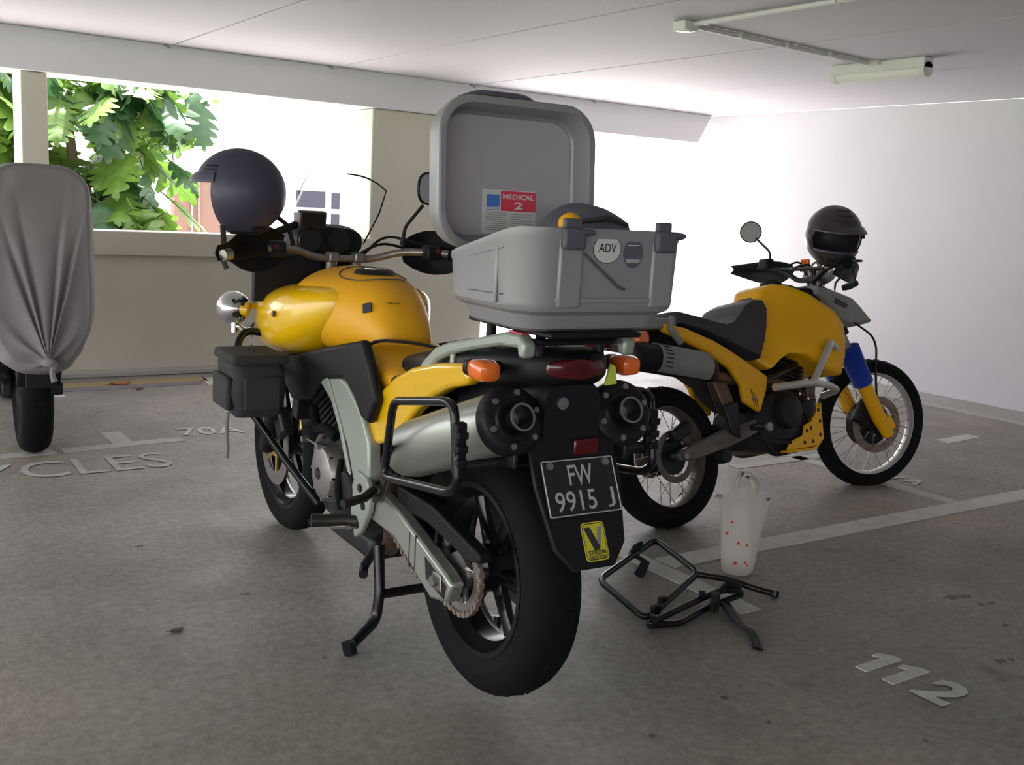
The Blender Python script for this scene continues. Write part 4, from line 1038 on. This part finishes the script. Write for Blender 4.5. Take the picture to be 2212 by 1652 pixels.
G().tube([(-.02, -.15, .84), (-.06, -.17, .80), (.0, -.165, .74)], .014, seg=8, bend=.03).obj('grab_bracket', M_GREY, db)
for s in (1, -1):
    i2 = G().loft([superring(x, s*.175, hw, .765-hz, .765+hz, 18, 4) for x, hw, hz in ((-.20, .018, .020), (-.215, .026, .026), (-.26, .026, .026), (-.27, .018, .018))]).obj('indicator', M_ORANGE, db)
    G().tube([(-.20, s*.10, .775), (-.21, s*.16, .77)], .010, seg=8).obj('stalk', M_BLACK, i2)
G().box((-.30, 0, .765), (.05, .12, .045)).obj('tail_light', M_RED, db, bevel=.01)
FEND = [(.06, .80), (.361, .741), (.46, .637), (.491, .453), (.40, .44), (.315, .50), (.27, .56), (.18, .61), (.07, .65)]
G().prism(FEND, -.07, .07).obj('airbox', M_BLACK, db, bevel=.012)
G().prism([(.08, .70), (-.18, .74), (-.30, .76), (-.30, .79), (-.1, .80), (.1, .80)], -.075, .075).obj('rear_mudguard', M_BLACK, db, bevel=.01)
# frame rails and brown inner guard
G().prism([(.22, .58), (.30, .57), (.33, .50), (.31, .42), (.28, .43), (.25, .50)], -.115, -.07).obj('footrest_guard', M_PIPE, db, bevel=.006)
G().prism([(.245, .475), (.335, .485), (.33, .33), (.275, .36)], -.135, -.115).obj('brake_guard', M_DARK, db, bevel=.006)
for s in (1, -1):
    G().tube([(1.02, s*.03, .86), (.80, s*.09, .62), (.50, s*.11, .55), (.45, s*.11, .36), (.55, s*.10, .24), (.80, s*.08, .25), (.92, s*.05, .42), (1.05, s*.03, .80)], .016, seg=10, bend=.06).obj('frame_tube', M_BLKS, db)
    G().tube([(.50, s*.09, .62), (.2, s*.09, .70), (-.2, s*.08, .77)], .012, seg=8).obj('subframe_tube', M_BLKS, db)
# silencer on the right
A, B = Vector((-.295, -.185, .70)), Vector((.10, -.175, .635)); D = (B-A).normalized(); Lx = (B-A).length
Zv = Vector((0, 1, 0)); Zv = (Zv-D*Zv.dot(D)).normalized(); mt2 = Matrix((D, Zv, Zv.cross(D))).transposed().to_4x4(); mt2.translation = A
s2 = G().lathe([(.0, .0), (.03, -.004), (.05, .01), (.057, .04), (.058, Lx), (.045, Lx+.04), (.025, Lx+.07)], (0, 0, 0), 'x', 32).xf(mt2).obj('silencer', M_BLACK, db)
g = G().lathe([(.060, .11), (.0635, .11), (.0635, Lx), (.060, Lx)], (0, 0, 0), 'x', 20, closed=True, a0=R(120), a1=R(275)).xf(mt2)
hs = g.obj('heat_shield', M_GREY, s2)
for k in range(7):
    a = R(150+k*15); p0 = mt2 @ Vector((.125, .0645*math.cos(a), .0645*math.sin(a))); p1 = mt2 @ Vector((.165, .0645*math.cos(a), .0645*math.sin(a)))
    G().tube([p0, p1], .0028, seg=5).obj('shield_slot', M_INK, hs)
G().tube([B+D*.05, (.22, -.125, .60), (.38, -.10, .57), (.60, -.10, .56), (.80, -.06, .52), (.90, -.04, .45)], .022, seg=10, bend=.06).obj('exhaust_pipe', M_PIPE, db)
# engine
G().loft([superring(x, 0, hw, zb, zt, 20, 4) for x, hw, zb, zt in ((.42, .10, .27, .44), (.50, .125, .245, .50), (.64, .14, .24, .53), (.78, .13, .25, .50), (.84, .09, .28, .44))]).obj('crankcase', M_DARK, db)
g = G()
for k in range(9): g.box((0, 0, .018*k), (.16, .19, .010))
g.box((0, 0, .08), (.12, .15, .19)); g.box((0, 0, .19), (.17, .20, .05))
g.xf(Matrix.Translation((.74, 0, .50)) @ Matrix.Rotation(R(14), 4, 'Y')).obj('cylinder', M_DARK, db, bevel=.003)
G().lathe([(0, -.180), (.05, -.180), (.072, -.170), (.078, -.15), (.078, -.12)], (.635, 0, .42), 'y', 36).obj('clutch_cover', M_DARK, db)
G().lathe([(0, -.172), (.03, -.172), (.046, -.162), (.05, -.12)], (.765, 0, .425), 'y', 30).obj('engine_cover', M_DARK, db)
for x, z in ((.745, .465), (.69, .49), (.80, .46)):
    G().cyl((x, -.14, z), (x, -.178, z), .007, seg=8).obj('cover_bolt', M_CHROME, db)
G().box((.90, 0, .46), (.06, .16, .12)).obj('oil_cooler', M_PIPE, db, bevel=.008)
SKID = [(.800, .455), (.835, .440), (.860, .415), (.865, .375), (.858, .32), (.847, .289), (.818, .262), (.774, .252), (.594, .252), (.625, .288), (.715, .307), (.735, .351), (.791, .364), (.812, .404)]
for s in (1, -1):
    sk = G().prism(SKID, s*.140, s*.150).obj('skid_plate', M_YEL2, db, bevel=.004, label='yellow drilled skid plate')
    for x, z in ((.845, .36), (.835, .30), (.775, .335), (.745, .325), (.78, .275), (.72, .275), (.84, .41)):
        G().cyl((x, s*.150, z), (x, s*.1515, z), .009, seg=12).obj('drilled_hole', M_INK, sk)
G().prism([(.60, .240), (.80, .236), (.86, .28), (.87, .44), (.86, .44), (.85, .29), (.79, .248), (.60, .252)], -.15, .15).obj('sump_guard', M_YEL2, db, bevel=.004)
for s in (1, -1):
    pg = G().tube([(.42, s*.10, .37), (.42, s*.21, .365)], [.013, .016], seg=8).obj('footpeg', M_DARK, db)
    G().cyl((.42, s*.205, .365), (.42, s*.218, .365), .019, seg=12).obj('peg_end', M_STEEL, pg)
G().tube([(.42, -.13, .33), (.50, -.16, .30), (.60, -.17, .285)], .008, seg=8).obj('brake_pedal', M_DARK, db)
G().tube([(.40, .10, .30), (.35, .20, .14), (.34, .27, .085)], .011, seg=8).obj('side_stand', M_BLKS, db)
G().lathe([(0, -.10), (.03, -.10), (.035, -.08), (.035, -.03)], (.27, 0, .265), 'y', 20).obj('linkage', M_DARK, db)
# crash bars
for s in (1, -1):
    cbx = G().tube([(.455, s*.235, .526), (.60, s*.25, .53), (.70, s*.245, .53), (.86, s*.235, .69), (.885, s*.225, .70), (.955, s*.20, .675), (1.0, s*.15, .655), (1.02, s*.05, .66)], .0165, seg=12, bend=.03).obj('crash_bar', M_RIMS, db, label='silver tubular crash bar')
    G().tube([(.70, s*.245, .53), (.82, s*.235, .515), (.93, s*.20, .49), (.95, s*.10, .47)], .0155, seg=12, bend=.03).obj('crash_bar_branch', M_RIMS, cbx)
    # fork
    ax = FC2+Vector((0, s*.098, 0))
    low = G().tube([ax-sa*.055+Vector((.01, 0, 0)), ax+sa*.05, ax+sa*.25], [.028, .036, .034], seg=16).xf(STEER).obj('fork_slider', M_YEL2, db)
    G().box(ax+Vector((.035, 0, .0))+sa*.01, (.05, .04, .07), Matrix.Rotation(R(-28), 3, 'Y')).xf(STEER).obj('axle_clamp', M_YEL2, low, bevel=.006)
    pts, rad = [], []
    for k in range(31):
        pts.append(ax+sa*(.235+.205*k/30)); rad.append((.050+.006*k/30) if k % 2 else .042)
    G().tube(pts, rad, seg=16).xf(STEER).obj('fork_boot', M_BLUE, db, label='blue concertina fork boot')
    G().tube([ax+sa*.42, ax+sa*.74], .021, seg=14).xf(STEER).obj('fork_tube', M_STEEL, db)
for h in (.52, .70):
    G().box(FC2+sa*h+Vector((.0, 0, 0)), (.06, .25, .035), Matrix.Rotation(R(-28), 3, 'Y')).xf(STEER).obj('yoke', M_DARK, db, bevel=.008)
G().tube([FC2+sa*.48, FC2+sa*.73], .028, seg=14).xf(STEER).obj('steering_stem', M_DARK, db)
G().tube([FC2+Vector((.02, -.05, .04)), FC2+Vector((-.02, -.07, .2)), FC2+Vector((-.02, -.08, .42)), FC2+Vector((-.16, -.1, .5)), FC2+Vector((-.3, -.05, .6))], .005, seg=6, bend=.08).xf(STEER).obj('brake_hose', M_BLACK, db)
# handlebar
BB = FC2+sa*.78
HB = [(-.10, .43, .085), (-.06, .30, .09), (-.01, .16, .07), (.0, .07, .02), (0, 0, .02)]
hb = [BB+Vector(p) for p in HB]+[BB+Vector((p[0], -p[1], p[2])) for p in reversed(HB[:-1])]
G().tube(hb, .012, seg=10, bend=.05).xf(STEER).obj('handlebar', M_DARK, db)
G().tube([BB+Vector((-.02, .17, .075)), BB+Vector((-.02, -.17, .075))], .009, seg=8).xf(STEER).obj('bar_brace', M_DARK, db)
for s in (1, -1):
    g0 = BB+Vector((-.065, s*.31, .09)); g1 = BB+Vector((-.105, s*.44, .085))
    G().tube([g0, g1], .018, seg=12).xf(STEER).obj('handgrip', M_RUB, db)
    HGs = []
    for k in range(11):
        u = k/10; ht = .012+.052*math.sin(PI*(.12+.80*u))**1.2; px = .035+.02*math.sin(PI*u)-.14*u*u; py = s*(.16+.32*u)
        c_ = BB+Vector((px, py, .075+.01*u-.012*math.sin(PI*u)))
        HGs.append([c_+Vector((0, 0, -ht)), c_+Vector((.02, 0, 0)), c_+Vector((0, 0, ht*.8)), c_+Vector((-.008, 0, ht*.8)), c_+Vector((.012, 0, 0)), c_+Vector((-.008, 0, -ht))])
    G().loft(HGs).xf(STEER).obj('hand_guard', M_BLACK, db)
    G().box(BB+Vector((-.045, s*.26, .105)), (.05, .07, .05)).xf(STEER).obj('switch_cluster', M_BLACK, db, bevel=.01)
    G().tube([BB+Vector((-.02, s*.24, .10)), BB+Vector((.0, s*.30, .105)), BB+Vector((-.03, s*.44, .10))], .006, seg=8, bend=.02).xf(STEER).obj('control_lever', M_STEEL, db)
mr = G().tube([BB+Vector((-.03, .25, .115)), BB+Vector((-.03, .25, .165)), BB+Vector((-.055, .335, .235))], [.007, .005, .005], seg=8, bend=.02).xf(STEER).obj('mirror_stalk', M_BLACK, db)
MC_ = STEER @ (BB+Vector((-.06, .372, .268)))
look = (Vector((-.80, -.60, -.05))).normalized()
up3 = Vector((0, 0, 1)); sd3 = look.cross(up3).normalized(); mm = Matrix((sd3, up3, look)).transposed().to_4x4(); mm.translation = MC_
G().lathe([(0, -.022), (.03, -.020), (.05, -.008), (.054, .004), (.050, .006)], (0, 0, 0), 'z', 32).xf(mm).obj('mirror_shell', M_BLACK, mr)
G().lathe([(0, .0045), (.049, .0045)], (0, 0, 0), 'z', 32).xf(mm).obj('mirror_glass', M_MIRROR, mr)
# clutter of clocks and cables at the steering head
for y, z in ((.05, .12), (-.05, .12)):
    gz_ = G().lathe([(0, -.03), (.04, -.03), (.046, .0), (.044, .012), (0, .008)], (0, 0, 0), 'z', 24).xf(STEER @ Matrix.Translation(BB+Vector((.07, y, .045))) @ Matrix.Rotation(R(-35), 4, 'Y')).obj('gauge', M_STEEL, db)
rr_ = random.Random(3)
for k in range(9):
    y = -.16+.04*k
    G().tube([BB+Vector((-.03, y, .06+.02*rr_.random())), BB+Vector((.05, y*.7, .08+.05*rr_.random())), BB+Vector((.06, y*.3, -.03)), BB+Vector((-.02, y*.1, -.14))], .005, seg=6, bend=.05).xf(STEER).obj('cable', M_STEEL if k % 3 == 0 else M_BLACK, db)
G().box(BB+Vector((.08, .115, .10)), (.015, .06, .045), Matrix.Rotation(R(-10), 3, 'Y')).xf(STEER).obj('warning_reflector', M_ORANGE, db, bevel=.004)
# cowl with headlight and small beak
COWL = [(.972, .985), (1.12, .955), (1.25, .92), (1.31, .875), (1.395, .798), (1.31, .788), (1.199, .784), (1.13, .80), (1.07, .86), (.966, .945)]
G().pillow(COWL, [(-.125, .80), (-.115, .92), (-.07, 1.0), (0, 1.03), (.07, 1.0), (.115, .92), (.125, .80)]).obj('front_cowl', M_GREY, db, sharp=40, label='grey front cowl')
G().box((1.355, 0, .85), (.04, .14, .075), Matrix.Rotation(R(35), 3, 'Y')).obj('headlight', M_TUBE, db, bevel=.012)
for s in (1, -1):
    G().prism([(1.10, .92), (1.19, .885), (1.17, .865), (1.08, .895)], s*.118, s*.126).obj('cowl_vent', M_INK, db)
    G().prism([(1.19, .865), (1.27, .85), (1.25, .815), (1.20, .82)], s*.108, s*.118).obj('cowl_vent', M_INK, db)
    G().box((1.13, s*.19, .965), (.075, .05, .028), Matrix.Rotation(R(-16), 3, 'Y')).obj('front_indicator', M_BLACK, db, bevel=.008)
G().loft([superring(x, 0, hw, zb, zt, 20, 3) for x, hw, zb, zt in ((.95, .09, .90, .98), (1.05, .12, .88, .99), (1.15, .10, .88, .97))]).obj('dash', M_BLACK, db)

# ================================================================== COVERED MOTORCYCLE
cm_ = thing('covered_motorcycle', 'motorcycle under a tied grey fabric cover with only its rear tyre showing', 'motorcycle', (.845, 5.235, 0), (0, 0, R(86)))
tyre(cm_, (0, 0, .30), .30, .138, .215, 24)
cast_wheel(cm_, (0, 0, .30), .214, .11, (90, 210, 330), 24, M_DARK, .06, .12)
G().prism([(-.05, .27), (.5, .36), (.5, .42), (-.05, .33)], .09, .13).obj('swingarm', M_DARK, cm_, bevel=.006)
G().prism([(-.05, .27), (.5, .36), (.5, .42), (-.05, .33)], -.13, -.09).obj('swingarm', M_DARK, cm_, bevel=.006)
G().tube([(.02, .15, .33), (.35, .18, .30), (.6, .16, .28)], .055, seg=14).obj('silencer', M_DARK, cm_)
G().loft([superring(x, 0, hw, zb, zt, 16, 4) for x, hw, zb, zt in ((.45, .13, .22, .6), (.9, .15, .2, .6), (1.1, .1, .3, .5))]).obj('engine', M_DARK, cm_)
tyre(cm_, (1.42, 0, .31), .31, .12, .225, 20)
nu = 64
secs = []   # x, [ (half width at heights) ] : z levels bottom..top
def cov_sec(x, zb, zt, wb, wm, wt, pinch=0.):
    ring = []
    for k in range(nu):
        a = 2*PI*k/nu; c, s_ = math.cos(a), math.sin(a)
        u = (s_+1)/2    # 0 bottom 1 top
        hw = (wb*(1-u)**2+2*wm*1.25*u*(1-u)+wt*u*u)
        e_ = .26 if s_ > 0 else .62
        y = hw*math.copysign(abs(c)**e_, c); z = zb+(zt-zb)*(.5+.5*math.copysign(abs(s_)**e_, s_))
        fold = .012*math.sin(7*a+x*9)+.016*noise.noise(Vector((x*3, a*2.2, 1.7)))
        if u < .35: fold += .018*math.sin(17*a+x*3)*(1-u/.35)
        ring.append((x+.012*noise.noise(Vector((y*9, z*9, x))), y*(1+fold*2.2), z+(.02*noise.noise(Vector((x*4, y*5, 4.2))) if u < .2 else .004*noise.noise(Vector((x*9, y*9, 2))))))
    return ring
secs = [cov_sec(-.472, .455, 1.322, .145, .200, .152), cov_sec(-.462, .45, 1.327, .15, .205, .155), cov_sec(-.42, .43, 1.33, .17, .22, .16), cov_sec(-.30, .42, 1.33, .19, .24, .16), cov_sec(-.12, .42, 1.31, .21, .255, .16), cov_sec(.05, .42, 1.2, .22, .27, .15),
        cov_sec(.3, .40, 1.02, .25, .30, .18), cov_sec(.6, .38, 1.05, .25, .31, .2), cov_sec(.9, .36, 1.12, .26, .34, .2), cov_sec(1.1, .36, 1.16, .26, .38, .3), cov_sec(1.3, .38, 1.18, .22, .32, .2), cov_sec(1.5, .42, 1.05, .18, .22, .14), cov_sec(1.65, .5, .85, .08, .1, .06)]
rim_ = secs[0]; face = []
for kk in (.03, .08, .16, .27, .40, .54, .68, .80, .90, .96):
    ring = []
    for idx, (x, y, z) in enumerate(rim_):
        a = math.atan2(z-.50, y+.02); am = math.sin(PI*min(1, kk*1.15))*(1-kk)
        yy = -.02+(y+.02)*kk; zz = .50+(z-.50)*kk
        dx = -.026*am*math.sin(idx*2*PI*9/nu+1.2*math.sin(idx*.4))-.05*math.exp(-kk*7)+.010*noise.noise(Vector((yy*7, zz*7, 3.1)))-.006*noise.noise(Vector((yy*18, zz*16, 8)))
        if zz > 1.12: dx -= .012*math.exp(-((zz-1.19-.25*abs(yy+.05))/.03)**2)
        ring.append((-.485+.012*kk+dx, yy, zz))
    face.append(ring)
cvr = G().loft(face+secs)
cover = cvr.obj('cover', M_COVER, cm_, sub=1, label='grey fabric cover')
k = cover.modifiers.new('thickness', 'SOLIDIFY'); k.thickness = .004
G().tube([(-.515, .0, .495), (-.545, -.02, .505), (-.54, -.04, .495), (-.53, -.03, .455), (-.54, -.04, .42)], [.012, .02, .018, .012, .015], seg=8, bend=.02).obj('tie_knot', M_COVER, cover)
G().tube([(-.480, y, 1.325-.04*abs(y/.16)**5) for y in (-.16, -.14, -.1, -.05, 0, .05, .1, .14, .16)], .004, seg=6).obj('top_seam', M_COVER, cover)
G().prism([(-.42, .52), (-.30, .48), (-.25, .42), (-.32, .36), (-.34, .40), (-.40, .46)], -.09, .09).obj('rear_mudguard', M_BLACK, cm_, bevel=.008)
G().box((-.40, .0, .42), (.02, .12, .10)).obj('plate_holder', M_BLACK, cm_, bevel=.004)

# ================================================================== PLASTIC BAG
pb = thing('plastic_bag', 'white translucent plastic carrier bag with red dots standing on the floor', 'bag', (2.73, 2.50, 0), (0, 0, R(-34)))
def bag_ring(z, rx, ry, amp, ph=0.):
    ring = []
    for k in range(48):
        a = 2*PI*k/48
        w = 1+amp*(.6*math.sin(5*a+ph+z*9)+.5*math.sin(9*a-ph*2+z*15)+.4*noise.noise(Vector((math.cos(a)*2, math.sin(a)*2, z*9))))
        ring.append((rx*math.cos(a)*w, ry*math.sin(a)*w, z))
    return ring
BR = [(0.001, .048, .040, .02), (.008, .056, .046, .03), (.03, .060, .049, .04), (.10, .066, .052, .06), (.17, .073, .055, .08), (.23, .081, .050, .09), (.26, .086, .040, .10), (.275, .078, .030, .12), (.285, .055, .022, .12), (.30, .04, .018, .10), (.315, .036, .014, .08)]
bg_ = G().loft([bag_ring(z, a, b, c, .7) for z, a, b, c in BR], cap=False)
bg_.add(bag_ring(.001, .048, .040, .02, .7), [tuple(range(48))])
bo = bg_.obj('bag_body', M_BAG, pb)
bo.modifiers.new('sub', 'SUBSURF').render_levels = 1
def band(pts, w, nm, par):
    g = G(); vs_ = []; n_ = len(pts)
    for i, p in enumerate(pts):
        p = Vector(p); wv = w[i] if isinstance(w, list) else w
        vs_ += [p+Vector((-wv, 0, 0)), p+Vector((wv, .002, 0))]
    g.add(vs_, [(2*i, 2*i+1, 2*i+3, 2*i+2) for i in range(n_-1)])
    return g.obj(nm, M_BAG, par, solid=.0012)
band([(-.035, .0, .255), (-.030, .0, .30), (-.026, .004, .345), (-.012, .006, .372), (.008, .006, .368), (.026, .004, .352), (.034, .0, .315), (.036, 0, .26)], [.012, .012, .010, .014, .014, .014, .013, .016], 'bag_handle', pb)
band([(.03, -.006, .27), (.035, -.008, .33), (.012, -.010, .36), (-.008, -.008, .352)], [.016, .014, .014, .006], 'bag_handle', pb)
band([(-.07, 0, .262), (-.088, .004, .285), (-.10, .006, .272)], [.012, .010, .004], 'bag_corner', pb)
band([(.072, 0, .262), (.088, .004, .28), (.106, .006, .276)], [.012, .008, .003], 'bag_corner', pb)
for a_, z, r_ in ((-110, .05, .0065), (-78, .055, .004), (-140, .155, .0055), (-104, .125, .005), (-80, .12, .0045), (-125, .20, .004), (-72, .045, .003)):
    a = R(a_); i = max(k for k in range(len(BR)) if BR[k][0] <= z); u = (z-BR[i][0])/(BR[i+1][0]-BR[i][0])
    rx = BR[i][1]*(1-u)+BR[i+1][1]*u; ry = BR[i][2]*(1-u)+BR[i+1][2]*u; amp = BR[i][3]
    w = 1+amp*(.6*math.sin(5*a+.7+z*9)+.5*math.sin(9*a-1.4+z*15)+.4*noise.noise(Vector((math.cos(a)*2, math.sin(a)*2, z*9))))
    p = Vector((rx*math.cos(a)*w, ry*math.sin(a)*w, z)); nrm = Vector((math.cos(a)/rx, math.sin(a)/ry, 0)).normalized()
    G().cyl(p+nrm*.0015, p+nrm*.003, r_, seg=12).obj('printed_dot', M_REDP, pb)

# ================================================================== LOOSE PANNIER RACKS ON THE FLOOR
ra = thing('pannier_rack', 'black tubular pannier rack lying flat with its square hoop across the white bay line', 'pannier rack', (2.35, 2.54, 0))
def rel(o, pts): return [(x-o[0], y-o[1], z) for x, y, z in pts]
o_ = (2.35, 2.54)
G().tube(rel(o_, [(2.165, 2.595, .03), (2.60, 2.80, .05), (2.50, 2.465, .045), (2.105, 2.28, .016)]), .0115, seg=10, closed=True, bend=.05).obj('hoop', M_BLKS, ra)
G().tube(rel(o_, [(2.485, 2.46, .045), (2.56, 2.385, .04), (2.62, 2.30, .022), (2.665, 2.262, .012)]), [.011, .011, .011, .012], seg=10, bend=.03).obj('mounting_arm', M_BLKS, ra)
G().cyl(rel(o_, [(2.662, 2.264, .004)])[0], rel(o_, [(2.668, 2.266, .022)])[0], .016, seg=14).obj('mounting_eye', M_BLKS, ra)
G().prism([(2.40-o_[0], .03), (2.455-o_[0], .03), (2.47-o_[0], .085), (2.43-o_[0], .075)], 2.72-o_[1], 2.733-o_[1]).obj('lock_tab', M_BLACK, ra, bevel=.003)
G().tube(rel(o_, [(2.42, 2.72, .045), (2.44, 2.67, .028), (2.39, 2.635, .008), (2.365, 2.62, .005)]), .015, seg=8, flat=(1.2, .35)).obj('bracket', M_BLACK, ra)
for x, y in ((2.23, 2.345), (2.16, 2.30)):
    G().box(rel(o_, [(x, y, .032)])[0], (.03, .02, .03)).obj('stud', M_BLACK, ra, bevel=.003)
rb = thing('pannier_rack', 'second black pannier rack propped on edge with a flat kinked bracket', 'pannier rack', (2.28, 2.22, 0))
o_ = (2.28, 2.22)
G().tube(rel(o_, [(2.086, 2.245, .012), (2.193, 2.219, .012), (2.376, 2.275, .014), (2.516, 2.275, .03), (2.497, 2.268, .05), (2.439, 2.286, .055), (2.341, 2.275, .05), (2.076, 2.229, .03)]), .0105, seg=10, closed=True, bend=.02).obj('hoop', M_BLKS, rb)
G().box(rel(o_, [(2.365, 2.247, .04)])[0], (.045, .02, .06), Matrix.Rotation(R(25), 3, 'Z')).obj('lock_tab', M_BLACK, rb, bevel=.004)
kb = rel(o_, [(2.405, 2.245, .032), (2.345, 2.122, .020), (2.334, 2.06, .020), (2.312, 2.012, .012), (2.276, 1.974, .007)])
G().tube(kb, [.016, .016, .016, .015, .014], seg=8, flat=(1.2, .3), bend=.02).obj('bracket', M_BLKS, rb)
G().tube(rel(o_, [(2.42, 2.28, .056), (2.45, 2.285, .075), (2.50, 2.27, .06)]), .010, seg=8).obj('lock_hook', M_BLACK, rb)
for x, y, z in ((2.33, 2.272, .065), (2.085, 2.232, .045)):
    G().cyl(rel(o_, [(x, y, z-.02)])[0], rel(o_, [(x, y, z+.008)])[0], .007, .011, seg=10).obj('stud', M_BLACK, rb)

# ================================================================== LITTER
def litter(name, label, loc, rz, m, size, cat='leaf'):
    t = thing(name, label, cat, loc, (0, 0, rz))
    g = G(); n_ = 10; v = []
    for i in range(n_+1):
        u = i/n_; w = .32*math.sin(PI*u)+.02
        v += [(u*size-size/2, -w*size, .004+.10*size*abs(u-.5)), (u*size-size/2, 0, .003), (u*size-size/2, w*size, .004+.16*size*abs(u-.5))]
    g.add(v, [q for i in range(n_) for q in ((3*i, 3*i+1, 3*i+4, 3*i+3), (3*i+1, 3*i+2, 3*i+5, 3*i+4))])
    g.obj('blade', m, t, solid=.0012)
    G().tube([(-size*.5, 0, .004), (-size*.7, .01, .004)], .0015, seg=5).obj('stem', M_BARK, t)
    return t
litter('dry_leaf', 'curled orange dry leaf on the gutter strip by the back wall', (1.63, 6.86, .004), .3, M_DRY, .14)
litter('dry_leaf', 'small dark dry leaf near the gutter beside the orange one', (1.70, 6.66, .0), 1.2, M_BARK, .07)
litter('dry_leaf', 'small brown leaf on bare concrete in front of the raised rear wheel', (.905, 1.91, .0), .6, M_DRY, .03)
litter('dry_leaf', 'dark scrap of leaf on the concrete near the centre stand', (.83, 2.86, .0), .2, M_BARK, .04)
